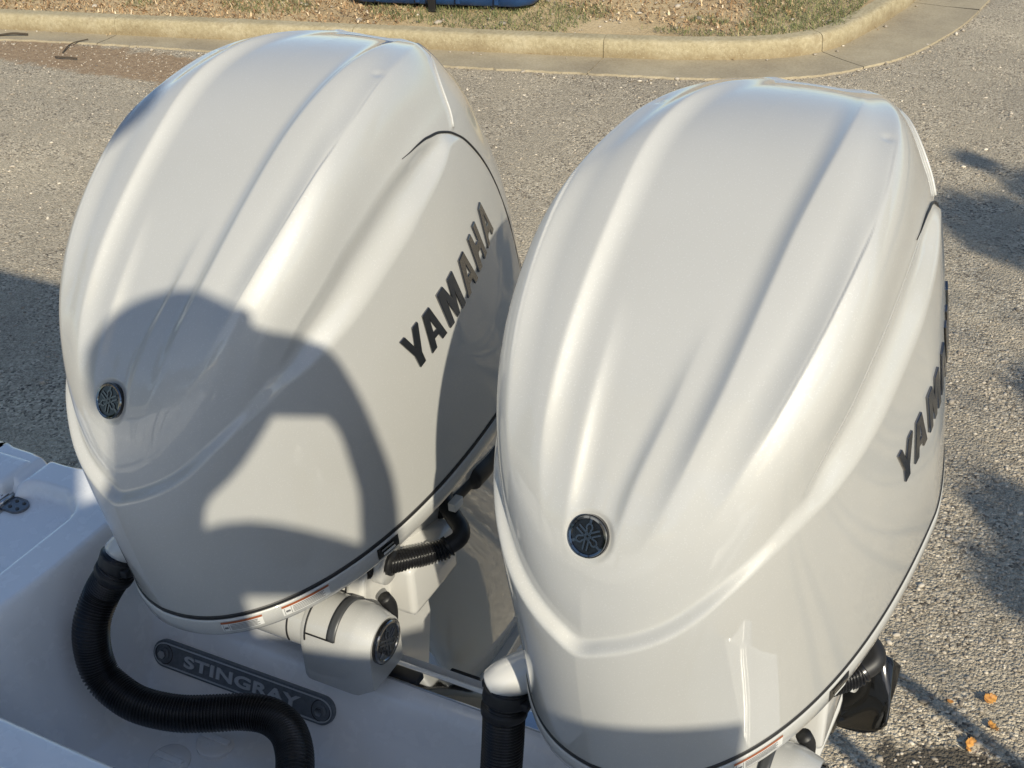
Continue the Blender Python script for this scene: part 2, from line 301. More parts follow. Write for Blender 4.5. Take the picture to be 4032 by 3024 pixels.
lp = np.vstack([verge_pts(13000, -10., -5.2, 7., 9.3), patchy(verge_pts(6000, -5.2, -1.9, 8., 10.), -3.4, 9.2, 1.0, .6)])
tag(blades('leaf_litter', lp, rng.uniform(.015, .06, len(lp)), rng.uniform(.002, .009, len(lp)), rng.beta(1.4, 1.6, len(lp)), M_LITTER, 1.0), 'dry brown leaf litter and straw on the verge', 'leaf litter', kind='stuff')
k = rng.integers(0, len(kb), 900); e = offset(kb, -.03)[k][:, :2] + rng.normal(0, .016, (900, 2)); sel = (e[:, 0] > -9.5) & (e[:, 1] < 11) & (np.sin(e[:, 0] * 9.) + np.sin(e[:, 0] * 23.) > .7); e = e[sel]
tag(blades('gutter_litter', e, rng.uniform(.015, .05, len(e)), rng.uniform(.002, .006, len(e)), rng.beta(1.2, 2.2, len(e)), M_LITTER, 1.0, .015), 'reddish brown leaf scraps caught at the foot of the kerb', 'leaf litter', kind='stuff')
p = verge_pts(700, -9.8, -1.9, 7.2, 10.2); tag(scatter_stones('verge_pebbles', np.c_[p, np.full(len(p), .137)], np.clip(rng.lognormal(math.log(.011), .5, len(p)), .005, .04), M_STONE), 'pale pebbles on the soil verge', 'pebbles', kind='stuff')

def leaf(name, loc, rz, size, tilt, label):
    u = np.linspace(-1, 1, 15); rows = []
    for q in u:
        w = (1 - q * q) ** .6 * (.55 + .13 * math.sin(q * 16)) + .02; rows.append([[q * size, s * w * size, (.55 * (s * w) ** 2 + .35 * q * q + .08 * math.sin(9 * q + 3 * s)) * size] for s in np.linspace(-1, 1, 7)])
    o = link(name, me_grid(np.array(rows)), M_ORANGE); o.location = loc; o.rotation_euler = (tilt, .2, rz); md = o.modifiers.new('t', 'SOLIDIFY'); md.thickness = .0006
    return tag(o, label, 'leaf', 'fallen orange leaves on the gravel')
leaf('fallen_leaf', (-.005, 2.85, .012), .9, .026, .5, 'curled orange leaf on the gravel, farthest of the fallen leaves')
leaf('fallen_leaf', (.022, 2.745, .010), 2.1, .024, .35, 'broad orange leaf beside its dark shadow on the gravel')
leaf('fallen_leaf', (-.105, 2.80, .006), .3, .010, .3, 'tiny orange leaf scrap on the gravel left of the larger leaves')
leaf('fallen_leaf', (-.03, 2.655, .008), 1.25, .030, 1.0, 'narrow folded orange leaf at the edge of the dark oil stain')
def stick(name, pts, r, label):
    return tag(link(name, tube_mesh(catmull(pts, 5), r, 7), M_TWIG), label, 'twig', 'twigs by the gutter')
stick('twig', [(-8.47, 7.03, .02), (-8.35, 7.07, .035), (-8.24, 7.12, .025)], .009, 'short dark stick on the gutter left of the kerb joint')
stick('twig', [(-7.62, 7.17, .03), (-7.69, 7.05, .02), (-7.60, 6.86, .012)], .0045, 'bent thin twig lying off the gutter onto the dirt')
stick('twig', [(-7.55, 6.73, .02), (-7.44, 6.75, .02), (-7.35, 6.76, .02)], .006, 'pale straight stick on the brown dirt below the kerb')

# blue container on the verge
bc = empty('blue_container', (-5.22, 9.10, .135), math.radians(11)); tag(bc, 'blue painted container standing on the grass verge behind the kerb', 'container')
def rrect(hx, hy, r, k=8):
    o = []
    for cx, cy, a0 in ((hx - r, hy - r, 0), (-hx + r, hy - r, 90), (-hx + r, -hy + r, 180), (hx - r, -hy + r, 270)):
        for q in np.linspace(0, 90, k): o.append((cx + r * math.cos(math.radians(a0 + q)), cy + r * math.sin(math.radians(a0 + q))))
    return np.array(o)
rr = rrect(.80, .62, .16); lay = []
for z, s in ((.035, .955), (.05, .98), (.09, 1.), (1.12, 1.02), (1.16, 1.03)): lay.append(np.c_[rr * s, np.full(len(rr), z)])
link('container_body', me_grid(np.array(lay), True, True, True), M_BLUE, bc, True, 35)
lay = [np.c_[rr * s, np.full(len(rr), z)] for z, s in ((1.165, 1.05), (1.21, 1.05), (1.24, .98))]; link('lid', me_grid(np.array(lay), True, True, True), M_BLUE, bc, True, 35)
for x in (-.62, -.1, .1, .62): link('foot_rail', box_mesh((x - .04, -.58, 0), (x + .04, .58, .045), .006), M_GLOSSBLACK, bc)
for x in (-.5, -.16, .18, .5): link('rib', box_mesh((x - .018, -.655, .06), (x + .018, -.63, 1.1), .006), M_BLUE, bc)
link('bracket_post', box_mesh((-.055, -.70, .0), (.005, -.662, 1.1), .006), M_BLACK, bc)

# ================================================================== OUTBOARD MOTORS
EMBY, ZB = 0.9114145, -2.3
PRM = [-1.06882, 1.37685, -0.47838, -0.10107, 1.27879, 1.14398, 0.99178, 0.89611, 0.88658, 0.90939, -0.48642, -0.55526, -0.68455, -0.83814, -1.01775, -1.1608, 1.44743, 1.53543, 1.60299, 1.67075, 1.73945, 1.75585, -0.49407, -0.51772, -0.57827, -0.66092, -0.77762, -0.89261, 0.07533, 0.15898, 0.20197, 0.22045, 0.23836, 0.23894, 0.19406, 0.17426, 0.34134, 0.50323, 0.53835, 0.6062, 2.36258, 2.59508, 2.94019, 2.58242, 2.1138, 2.21231, 2.19605, 1.93733, 2.02791, 1.74821, 1.58314, 1.5834, 0.01206, 0.02882, 0.04066, 0.03685, -0.00101, -0.04549]
X0, YA, ZA, PSI = PRM[:4]; KN = np.array([0, .12, .3, .5, .7, .87, 1.])
ctl = {n: np.array(PRM[4 + 6 * i:10 + 6 * i]) for i, n in enumerate(['yF', 'zF', 'yR', 'zR', 'w', 'm', 'nf', 'nr', 'bow'])}
def spl(kn, v, x):
    n = len(kn); h = np.diff(kn); A = np.zeros((n, n)); b = np.zeros(n); A[0, 0] = A[-1, -1] = 1
    for i in range(1, n - 1): A[i, i - 1] = h[i - 1]; A[i, i] = 2 * (h[i - 1] + h[i]); A[i, i + 1] = h[i]; b[i] = 6 * ((v[i + 1] - v[i]) / h[i] - (v[i] - v[i - 1]) / h[i - 1])
    m = np.linalg.solve(A, b); j = np.clip(np.searchsorted(kn, x) - 1, 0, n - 2); d = x - kn[j]; hh = h[j]; e = kn[j + 1] - x
    return m[j] * e ** 3 / (6 * hh) + m[j + 1] * d ** 3 / (6 * hh) + (v[j] / hh - m[j] * hh / 6) * e + (v[j + 1] / hh - m[j + 1] * hh / 6) * d
def surf(rho, th):
    gq = {}
    for n, a in (('yF', YA), ('yR', YA), ('zF', ZA), ('zR', ZA), ('w', 0.)): gq[n] = spl(KN, np.r_[a, ctl[n]], rho)
    for n in ('m', 'nf', 'nr', 'bow'): gq[n] = spl(KN, np.r_[ctl[n][0], ctl[n]], rho)
    c = np.cos(th)[None]; s = np.sin(th)[None]; n = np.where(c > 0, gq['nf'][:, None], gq['nr'][:, None])
    X = gq['w'][:, None] * np.sign(s) * np.abs(s) ** (2 / n); m = gq['m'][:, None]; ca = np.abs(c) ** (2 / n); fr = np.where(c > 0, m * (1 - ca), m + (1 - m) * ca)
    Y = gq['yF'][:, None] + (gq['yR'] - gq['yF'])[:, None] * fr; Z = gq['zF'][:, None] + (gq['zR'] - gq['zF'])[:, None] * fr + gq['bow'][:, None] * 4 * fr * (1 - fr)
    return np.stack([X, Y, Z], -1)
NR, NTH = 420, 900
_r = np.linspace(.02, 1., 2001); _w = np.cumsum(np.where(_r < .92, 1.0, .8)); _w = (_w - _w[0]) / (_w[-1] - _w[0])
rho = np.r_[np.linspace(.002, .02, 5)[:-1], np.interp(np.linspace(0, 1, NR - 4), _w, _r)]
# even spacing of theta by arc length of a middle ring
tt = np.linspace(-np.pi, np.pi, 4001); ringp = surf(np.array([.75]), tt)[0]; al = np.r_[0, np.cumsum(np.linalg.norm(np.diff(ringp, axis=0), axis=1) * np.where(np.abs(tt[1:]) < 1.9, 1.5, .62))]
TH = np.interp(np.linspace(0, al[-1], NTH + 1)[:-1], al, tt)
BASE = surf(rho, TH)
fitm = (rho > .05) & (rho < .42); Q = BASE[fitm].reshape(-1, 3); px_, py_ = Q[:, 0] / .2, (Q[:, 1] - 1.3) / .2
pw = [(i, j) for i in (0, 2, 4, 6) for j in range(7 - i)]; cf = np.linalg.lstsq(np.stack([px_ ** i * py_ ** j for i, j in pw], 1), Q[:, 2], rcond=None)[0]
zq = sum(c * (BASE[..., 0] / .2) ** i * ((BASE[..., 1] - 1.3) / .2) ** j for c, (i, j) in zip(cf, pw)); wq = np.clip((.34 - rho) / .20, 0, 1)[:, None]; wq = wq * wq * (3 - 2 * wq)
BASE[..., 2] = BASE[..., 2] * (1 - wq) + zq * wq
ZTOP = float(cf @ np.array([0. ** i * ((YA - 1.3) / .2) ** j for i, j in pw]))
def gnormals(P):
    du = np.gradient(P, axis=0); dv = np.roll(P, -1, 1) - np.roll(P, 1, 1); N = np.cross(du, dv); N /= np.linalg.norm(N, axis=-1)[..., None] + 1e-12
    c = P.reshape(-1, 3).mean(0); return N if ((P - c) * N).sum() > 0 else -N
BN = gnormals(BASE)
S3 = BASE.copy(); S3[..., 0] = np.abs(S3[..., 0]); SN = BN.copy(); SN[..., 0] *= np.sign(BASE[..., 0] + 1e-12)
PF, NF = S3.reshape(-1, 3), SN.reshape(-1, 3)
def curve_dist(C, reach=.14):
    """signed distance of every surface point to a 3-D polyline on the surface (+ = to the right of travel seen from outside), plus arc fraction"""
    C = np.asarray(C, float); a, b = C[:-1], C[1:]; ab = b - a; L2 = (ab ** 2).sum(1); cl = np.r_[0, np.cumsum(np.sqrt(L2))]
    bd = np.full(len(PF), 9.); bs = np.ones(len(PF)); bt = np.zeros(len(PF))
    for i in range(len(a)):
        rel = PF - a[i]; t = np.clip(rel @ ab[i] / L2[i], 0, 1); dv = rel - t[:, None] * ab[i]; d = np.sqrt((dv ** 2).sum(1)); u = d < bd
        sg = np.sign((np.cross(np.broadcast_to(ab[i], dv.shape), dv) * NF).sum(1)); bd[u] = d[u]; bs[u] = -sg[u]; bt[u] = (cl[i] + t[u] * math.sqrt(L2[i])) / cl[-1]
    return (bd * bs), bt
# crest lines traced front -> rear on the x > 0 half
C1 = catmull([(.030, .899, -.828), (.031, .913, -.792), (.034, .934, -.755), (.040, .963, -.716), (.045, .993, -.684), (.049, 1.03, -.648), (.053, 1.06, -.622), (.056, 1.085, -.602)], 5)
C2 = catmull([(.036, .895, -.85), (.055, .905, -.819), (.072, .928, -.771), (.082, .956, -.727), (.089, .988, -.692), (.094, 1.02, -.661), (.098, 1.068, -.618), (.100, 1.107, -.586), (.102, 1.165, -.544), (.105, 1.23, -.507), (.103, 1.29, -.488), (.093, 1.36, -.483), (.072, 1.445, -.492), (.050, 1.50, -.505)], 5)
C3 = catmull([(.082, .91, -.84), (.104, .924, -.806), (.125, .95, -.762), (.139, .985, -.715), (.150, 1.02, -.68), (.160, 1.062, -.641), (.166, 1.10, -.610), (.169, 1.146, -.577), (.167, 1.20, -.545), (.162, 1.25, -.524), (.153, 1.295, -.510), (.141, 1.34, -.503), (.120, 1.405, -.501), (.094, 1.46, -.505), (.07, 1.50, -.515)], 5)
UU = [(-.056, .891, -.914), (-.03, .885, -.929), (0., .883, -.938), (.03, .885, -.926), (.056, .891, -.914), (.078, .9, -.902), (.099, .912, -.888), (.115, .923, -.872), (.14, .947, -.842), (.162, .978, -.81), (.183, 1.018, -.772), (.196, 1.06, -.727), (.203, 1.1, -.692), (.206, 1.14, -.66), (.206, 1.185, -.635), (.203, 1.227, -.614), (.199, 1.27, -.599), (.193, 1.325, -.588)]
GAP = [(.189, 1.352, -.587), (.185, 1.383, -.589), (.179, 1.418, -.597), (.175, 1.451, -.614), (.169, 1.485, -.640), (.161, 1.523, -.677), (.156, 1.552, -.714), (.153, 1.578, -.76), (.155, 1.60, -.82), (.160, 1.61, -.88), (.165, 1.61, -.95)]
LW = [(-.056, .893, -.933), (-.03, .886, -.947), (0., .883, -.958), (.03, .886, -.947), (.056, .892, -.934), (.079, .9, -.921), (.099, .912, -.905), (.118, .926, -.888), (.136, .943, -.868), (.161, .975, -.841), (.184, 1.019, -.812), (.201, 1.069, -.788), (.212, 1.127, -.763), (.2165, 1.165, -.743), (.218, 1.21, -.717), (.217, 1.26, -.691), (.213, 1.30, -.668), (.206, 1.345, -.648), (.197, 1.385, -.630), (.187, 1.414, -.617)]
_u, _l = np.array(UU[:12]), np.array(LW[:12]); _m = .5 * (_u + _l); _k = sm((_m[:, 1] - .93) / .14)[:, None]      # narrow shelf in front, broad bevel behind
_n = (_l - _u) / np.linalg.norm(_l - _u, axis=1)[:, None]; UU = [tuple(q) for q in (_m - _n * .0045) * (1 - _k) + _u * _k] + UU[12:]; LW = [tuple(q) for q in (_m + _n * .0045) * (1 - _k) + _l * _k] + LW[12:]
UC = catmull(UU + GAP, 5); LC = catmull(LW + [(x + .002, y - .001, z - .007) for x, y, z in GAP[3:]], 5)
RIM = catmull([(-.05, 1.488, -.501), (0., 1.485, -.4975), (.05, 1.488, -.503), (.099, 1.488, -.524), (.116, 1.474, -.53), (.137, 1.462, -.545), (.153, 1.455, -.564), (.165, 1.451, -.585), (.173, 1.445, -.60)], 5)
disp = np.zeros(len(PF))
def crest(C, hfun, wl, up, fade):
    """step that rises outward across a crest line: concave wall of width wl, then a flat panel"""
    d, tf = curve_dist(C); global disp
    h = hfun(tf); rise = np.where(d < 0, np.clip(1 + d / wl, 0, 1) ** 2.4, 1.)
    out = np.where(d < 0, 1., 1 - sm(d / fade)) if up else 1.
    rnd = np.exp(-(d / .0018) ** 2)
    disp += h * ((rise * out) if up else (rise - 1.)) - h * .05 * rnd
crest(C1, lambda q: .0074 * sm(q / .22) * sm((1 - q) / .62), .022, False, 0)
crest(C2, lambda q: .0120 * sm(q / .30) * (1 - .72 * sm((q - .70) / .30)), .030, False, 0)
crest(C3, lambda q: .0118 * sm(q / .36) * (1 - .62 * sm((q - .70) / .30)), .032, True, .085)
sU, _ = curve_dist(UC); sL, _ = curve_dist(LC)
b = np.clip(sU - sL, .004, .2); tq = np.clip(sU / b, 0, 1); te = np.clip((tq - .04) / .92, 0, 1); _w = sm((b - .010) / .02); te = te * (1 - _w) + sm(te) * _w
xx, yy, zz = PF.T
front = sm((1.0 - yy) / .10)                                               # 1 at the front, 0 on the rear half
hc = .0035 + .0045 * front; hp = .003 + .004 * front
offc = -hc * np.exp(np.clip(sU, -1, 0) / .085); offp = hp * np.exp(-np.clip(sL, 0, 1) / .09)
ramp = np.where(tq <= 0, 0., np.where(tq >= 1, 1., te))
led = np.where(sU <= 0, offc, np.where(sL >= 0, offp, -hc + (hp + hc) * ramp))
valid = (zz > -1.06)
scoop = -.012 * np.sin(np.pi * np.clip(tq, 0, 1)) ** 1.8 * sm((b - .018) / .045) * sm((1.43 - yy) / .04)
disp += np.where(valid, led + scoop, offp)
dR, tR = curve_dist(RIM)
rear = sm((dR * -1 + .0) / .004) * (zz > -.66) * (yy > 1.40)
# keel on the lower front
keel = sm((-.86 - zz) / .05) * sm((1.0 - yy) / .08); disp += keel * .0018 * np.exp(-np.abs(xx) / .03)
# ring recess round the emblem
EC = np.array([0., .905, -.812]); de = np.linalg.norm(PF - EC, axis=1); disp += -.0025 * sm((.0285 - de) / .003)
lid_step = .0026 * sm((np.abs(dR) * -1 + .006) / .005) * (zz > -.64) * (yy > 1.43); disp += lid_step
# little moulding dimple near the tail of the outer valley
dd = np.linalg.norm(PF - np.array([.137, 1.33, -.50]), axis=1); disp += -.0022 * np.exp(-(dd / .006) ** 2)
D2 = disp.reshape(NR, NTH)
for _ in range(2):
    D2 = .25 * (np.roll(D2, 1, 1) + 2 * D2 + np.roll(D2, -1, 1)); D2[1:-1] = .25 * (D2[:-2] + 2 * D2[1:-1] + D2[2:])
COWL = BASE + BN * D2[..., None]
CN = gnormals(COWL)
ORI = np.array([0, EMBY, ZB]); SHIFT = lambda P: np.asarray(P, float) - ORI
def sub_mesh(mask):
    """pieces of the cowl share the smooth normals of the whole"""
    F = grid_faces(NR, NTH, True)[mask]; used = np.unique(F); mp = np.full(NR * NTH, -1); mp[used] = np.arange(len(used)); V = SHIFT(COWL.reshape(-1, 3)[used]); me = bpy.data.meshes.new('cowl'); F2 = mp[F][:, ::-1].astype(np.int32)
    me.vertices.add(len(V)); me.vertices.foreach_set('co', V.ravel()); me.loops.add(F2.size); me.loops.foreach_set('vertex_index', F2.ravel()); me.polygons.add(len(F2)); me.polygons.foreach_set('loop_start', np.arange(0, F2.size, 4, dtype=np.int32)); me.polygons.foreach_set('loop_total', np.full(len(F2), 4, np.int32))
    me.polygons.foreach_set('use_smooth', [True] * len(F2)); me.update(); me.validate(); me.normals_split_custom_set_from_vertices([tuple(n) for n in CN.reshape(-1, 3)[used]]); return me
fc = lambda A: (lambda G: (.25 * (G[:-1] + G[1:] + np.roll(G, -1, 1)[:-1] + np.roll(G, -1, 1)[1:])).reshape(-1))(A.reshape(NR, NTH))
fU, fx, fy, fz, fR = fc(sU), fc(BASE[..., 0].ravel()), fc(yy), fc(zz), fc(dR)
panel = (fU > .001) & ~((fy > 1.60) & (np.abs(fx) < .155))
rearc = ~panel & (fy > 1.44) & ((fR > 0) | (fz < -.60))
if (~panel & (fy > 1.44) & (fR > 0)).sum() < 50: rearc = ~panel & (fy > 1.47)
fr_panel = panel & (fy < 1.0) & (fy < 2)
left_p, right_p = panel & (fx < 0), panel & (fx >= 0)
eng = empty('outboard_motor', (X0, EMBY, ZB + GZ), PSI)
link('top_cowl', sub_mesh(~panel & ~rearc), M_PAINT, eng, False); link('rear_cover', sub_mesh(rearc), M_PAINT, eng, False)
link('lower_cowl', sub_mesh(panel), M_PAINT, eng, False)
top_fan = me_from(SHIFT(np.vstack([COWL[0], [[0, float(COWL[0][:, 1].mean()), float(COWL[0][:, 2].mean())]]])), [(i, NTH, (i + 1) % NTH) for i in range(NTH)])
link('crown_patch', top_fan, M_PAINT, eng)
# black joint lines
def surf_point(q):
    k = np.argmin(((COWL.reshape(-1, 3) - q) ** 2).sum(1)); return COWL.reshape(-1, 3)[k], CN.reshape(-1, 3)[k]
def ribbon(pts, r, m, name, out=0.):
    P = [];
    for q in resample(np.array(pts), .006)[0]:
        s_, n_ = surf_point(q); P.append(s_ + n_ * out)
    P = np.array(P); 
    for _ in range(4): P[1:-1] = .25 * P[:-2] + .5 * P[1:-1] + .25 * P[2:]
    n_ = len(P); q_ = np.linspace(0, 1, n_); return link(name, tube_mesh(SHIFT(P), r * (.25 + .75 * sm(q_ / .15)), 8), m, eng)
gl = catmull([(.197, 1.295, -.592)] + GAP, 5)
ribbon(gl, .0019, M_BLACK, 'joint_line', .0010); ribbon(gl * [-1, 1, 1], .0019, M_BLACK, 'joint_line', .0010)
rl = RIM[RIM[:, 0] > .095]
ribbon(rl, .0018, M_PAINT, 'lid_edge', .0010); ribbon(rl * [-1, 1, 1], .0018, M_PAINT, 'lid_edge', .0010)
# base seal and apron
ring = COWL[-1]; cen = np.array([0, 1.33, 0]); rn = ring - cen; rn[:, 2] = 0; rn /= np.linalg.norm(rn, axis=1)[:, None]
TILT = math.radians(21.); AX = np.array([0, math.sin(TILT), -math.cos(TILT)])           # leg axis, down and aft
DNA = np.array([0, .10, -1.0])
def ring_off(o, dn):
    return ring + rn * o + DNA * dn
seal = np.stack([ring_off(-.004, -.002), ring_off(.0012, -.002), ring_off(.0016, .0018), ring_off(.0010, .0052), ring_off(-.006, .0052)], 0)
link('seal', me_grid(SHIFT(seal), True, flip=True), M_BLACK, eng)
apr = np.stack([ring_off(-.004, .0050), ring_off(.0012, .0056), ring_off(.0028, .009), ring_off(.003, .020), ring_off(.001, .034), ring_off(-.004, .040), ring_off(-.02, .050), ring_off(-.06, .064), ring_off(-.11, .078)], 0)
link('apron', me_grid(SHIFT(apr), True, flip=True), M_PAINT, eng)

# lettering on the flank
LET = {"Y":[[[0.2266,1.2103,-0.8195],[0.2273,1.2207,-0.8154],[0.2304,1.2375,-0.8389],[0.2283,1.2374,-0.8095],[0.2288,1.2485,-0.8047],[0.2291,1.2501,-0.807],[0.2322,1.2502,-0.8516],[0.2335,1.2557,-0.8692],[0.2326,1.2432,-0.8745],[0.231,1.2354,-0.8536]]],"A":[[[0.2292,1.2604,-0.8007],[0.2294,1.2763,-0.7938],[0.2351,1.3067,-0.8483],[0.235,1.2954,-0.8528],[0.2339,1.2883,-0.8416],[0.2337,1.2792,-0.8444],[0.2347,1.2816,-0.8593],[0.2343,1.27,-0.8641]],[[0.2311,1.2745,-0.8136],[0.2331,1.2856,-0.8322],[0.2329,1.2783,-0.8342]]],"M":[[[0.2292,1.2947,-0.785],[0.2289,1.3107,-0.778],[0.2315,1.3275,-0.8019],[0.2283,1.3228,-0.7737],[0.2265,1.3377,-0.7663],[0.2321,1.3586,-0.8255],[0.2335,1.3483,-0.8306],[0.2306,1.3359,-0.7976],[0.2342,1.341,-0.8332],[0.2348,1.3333,-0.8366],[0.2319,1.3161,-0.8054],[0.2351,1.3256,-0.8407],[0.2351,1.3139,-0.8447]]],"A2":[[[0.2236,1.3591,-0.7605],[0.2203,1.3755,-0.7529],[0.223,1.4052,-0.808],[0.2255,1.3949,-0.8126],[0.225,1.3888,-0.8013],[0.2273,1.3783,-0.8061],[0.2288,1.3792,-0.8187],[0.2307,1.3681,-0.8229]],[[0.2234,1.3755,-0.774],[0.2242,1.3841,-0.7894],[0.2258,1.3762,-0.7924]]],"H":[[[0.2156,1.3957,-0.7451],[0.2128,1.406,-0.7406],[0.2139,1.4171,-0.7626],[0.2114,1.4258,-0.7596],[0.2093,1.4169,-0.7344],[0.2061,1.4278,-0.731],[0.2101,1.4492,-0.79],[0.2135,1.4392,-0.7956],[0.2122,1.4318,-0.7747],[0.2151,1.4215,-0.7769],[0.2174,1.4264,-0.8006],[0.2209,1.4125,-0.8038]]],"A3":[[[0.1992,1.4475,-0.7224],[0.1948,1.4582,-0.7159],[0.1947,1.4897,-0.7729],[0.1984,1.4812,-0.7778],[0.1985,1.4753,-0.7669],[0.2028,1.4634,-0.7702],[0.2044,1.4658,-0.7844],[0.2081,1.4548,-0.7873]],[[0.1975,1.4612,-0.7354],[0.1977,1.471,-0.7542],[0.2004,1.4633,-0.7556]]]}
for nm, polys in LET.items():
    allp = np.array(polys[0]); c0 = allp.mean(0); sp, nn = surf_point(c0)
    ey = np.array([0, .40, -.917]); ex = np.cross(ey, nn); ex /= np.linalg.norm(ex); ex = ex * (1 if ex[1] > 0 else -1); ey = np.cross(nn, ex); ey /= np.linalg.norm(ey)
    P2 = [[((np.array(q) - c0) @ ex, (np.array(q) - c0) @ ey) for q in p] for p in polys]
    o = link('letter', prism_mesh(P2, SHIFT(sp - nn * .002), ex, ey, nn, .0047), M_DKCHROME, eng, False)
    bv = o.modifiers.new('b', 'BEVEL'); bv.width = .0011; bv.segments = 2; bv.limit_method = 'ANGLE'; bv.angle_limit = math.radians(50)
    o['label'] = 'raised dark chrome letter ' + nm[0] + ' of the word YAMAHA'

# round tuning-fork emblem
def strip(P, w):
    P = np.array(P, float); T = np.gradient(P, axis=0); T /= np.linalg.norm(T, axis=1)[:, None]; N = np.stack([-T[:, 1], T[:, 0]], 1) * w / 2; return [tuple(q) for q in np.vstack([P + N, (P - N)[::-1]])]
def emblem(parent, pos, ex, ey, ez, r, dark=False):
    pos, ex, ey, ez = (np.array(v, float) for v in (pos, ex, ey, ez))
    e = link('emblem', prism_mesh([circle(r)], pos - ez * .006, ex, ey, ez, .0075), M_GLOSSBLACK, parent, True, 30)
    mr = M_DKCHROME if dark else M_RINGCHROME
    a = np.linspace(0, 2 * np.pi, 49)[:-1]; prof_ = [(.80, .0014), (.83, .0030), (.93, .0034), (.97, .0014)]
    rows = np.array([[pos + ex * r * q * math.cos(t_) + ey * r * q * math.sin(t_) + ez * h for t_ in a] for q, h in prof_]); link('emblem_ring', me_grid(rows, True), mr, e, True, 40)
    for ang in (90, 210, 330):
        ca, sa = math.cos(math.radians(ang)), math.sin(math.radians(ang)); rot = lambda P: [(r * (x * ca - y * sa), r * (x * sa + y * ca)) for x, y in P]
        w = .085 * r
        q = np.linspace(0, 1, 9); loop = [(.58 - .16 * math.sin(math.pi / 2 * t_) * 1.0, .155 * math.sin(math.pi / 2 * t_)) for t_ in q]
        up = [(.60, 0.), (.56, .075), (.49, .135), (.40, .15), (.33, .115), (.24, .10), (.0, .10), (-.30, .10), (-.66, .10)]
        pl = [strip(rot([(.84, 0), (.72, 0), (.585, 0)]), .13 * r), strip(rot(up), w), strip(rot([(x, -y) for x, y in up]), w)]
        bmj = bmesh.new()
        for p_ in pl:
            m_ = prism_mesh([p_], pos + ez * .0013, ex, ey, ez, .0012); bmj.from_mesh(m_); bpy.data.meshes.remove(m_)
        me = bpy.data.meshes.new('fork'); bmj.to_mesh(me); bmj.free(); link('tuning_fork_mark', me, M_DKCHROME if dark else M_FORK, e, False)
    return e
sp, nn = surf_point(EC); nn = nn * [0, 1, 1]; nn /= np.linalg.norm(nn); ex = np.array([1., 0, 0]); ey = np.cross(nn, ex)
emblem(eng, SHIFT(sp + nn * .0022), ex, ey, nn, .0232)

# warning labels, latch, steering actuator, leg, bracket, propeller
def apron_patch(i0, i1, d0, d1, out, n=14):
    idx = np.linspace(i0, i1, n); R_ = []
    for dn in np.linspace(d0, d1, 5):
        o_ = np.interp(dn, [.005, .009, .020, .034, .040], [.0012, .0028, .003, .001, -.004]) + out
        row = np.array([[np.interp(i, np.arange(NTH), (ring + rn * o_ + DNA * dn)[:, k_]) for k_ in range(3)] for i in idx]); R_.append(row)
    return np.array(R_)
def ring_index(x, y): 
    c = np.hypot(ring[:, 0] - x, ring[:, 1] - y); return int(np.argmin(c))
for (xa, ya, xb, yb) in ((.085, .935, .13, .972), (.148, .992, .183, 1.055)):
    i0, i1 = ring_index(xa, ya), ring_index(xb, yb); lb = link('warning_label', me_grid(SHIFT(apron_patch(i0, i1, .0095, .029, .0006))), M_LABELW, eng)
    link('label_band', me_grid(SHIFT(apron_patch(i0, i1, .0095, .0135, .0010))), M_LABELR, lb); s = (i1 - i0)
    for k_ in range(5): link('print_line', me_grid(SHIFT(apron_patch(i0 + s * .22, i0 + s * random.uniform(.85, .95), .0155 + .0026 * k_, .0167 + .0026 * k_, .0010))), M_INK, lb)
    for a_, b_ in ((.04, .05), (.18, .19)): link('print_line', me_grid(SHIFT(apron_patch(i0 + s * a_, i0 + s * b_, .0145, .028, .0010, 4))), M_INK, lb)
    link('print_mark', me_grid(SHIFT(apron_patch(i0 + s * .07, i0 + s * .16, .0195, .0235, .0010, 6))), M_INK, lb)
i0, i1 = ring_index(.207, 1.135), ring_index(.213, 1.175)
lt = link('latch', me_grid(SHIFT(apron_patch(i0, i1, .009, .030, .0012))), M_GLOSSBLACK, eng); s = i1 - i0
link('latch_grip', me_grid(SHIFT(apron_patch(i0 + s * .2, i0 + s * .75, .014, .017, .0030))), M_STEEL, lt); link('latch_grip', me_grid(SHIFT(apron_patch(i0 + s * .25, i0 + s * .8, .021, .026, .0030))), M_LABELW, lt)

# positions of things fixed to the bracket are in world axes: bring them into the motor's frame
cp, spn = math.cos(PSI), math.sin(PSI)
def to_loc(W):
    W = np.asarray(W, float); d = W - np.array([X0, EMBY, ZB]); return np.stack([d[..., 0] * cp + d[..., 1] * spn, -d[..., 0] * spn + d[..., 1] * cp, d[..., 2]], -1)
def loc_mesh(me):
    V = np.array([v.co[:] for v in me.vertices]); V = to_loc(V); me.vertices.foreach_set('co', V.astype(np.float32).ravel()); me.update(); return me
# leg cover: stacked sections
secs = [(.02, .175, 1.02, 1.74), (.08, .165, 1.06, 1.73), (.16, .150, 1.12, 1.74), (.28, .135, 1.18, 1.76), (.42, .118, 1.24, 1.76), (.58, .095, 1.24, 1.66), (.74, .062, 1.24, 1.56), (.88, .040, 1.22, 1.50)]
a = np.linspace(0, 2 * np.pi, 64, endpoint=False); rows = []
for dn, hw, y0, y1 in secs:
    c_, s_ = np.cos(a), np.sin(a); X = hw * np.sign(s_) * np.abs(s_) ** .75; Yc = (y0 + y1) / 2 - .26 * 0; Y = Yc + (y1 - y0) / 2 * np.sign(c_) * np.abs(c_) ** .9; Z0 = np.interp(Y, [.95, 1.75], [-1.165, -.915])
    base = np.stack([X, Y * .0 + (Y - 1.35) + 1.35 + AX[1] * dn * 1.0, np.where(True, -1.09 + (Y - 1.35) * .25 * max(0, 1 - dn * 1.4), 0) + AX[2] * dn], 1); rows.append(base)
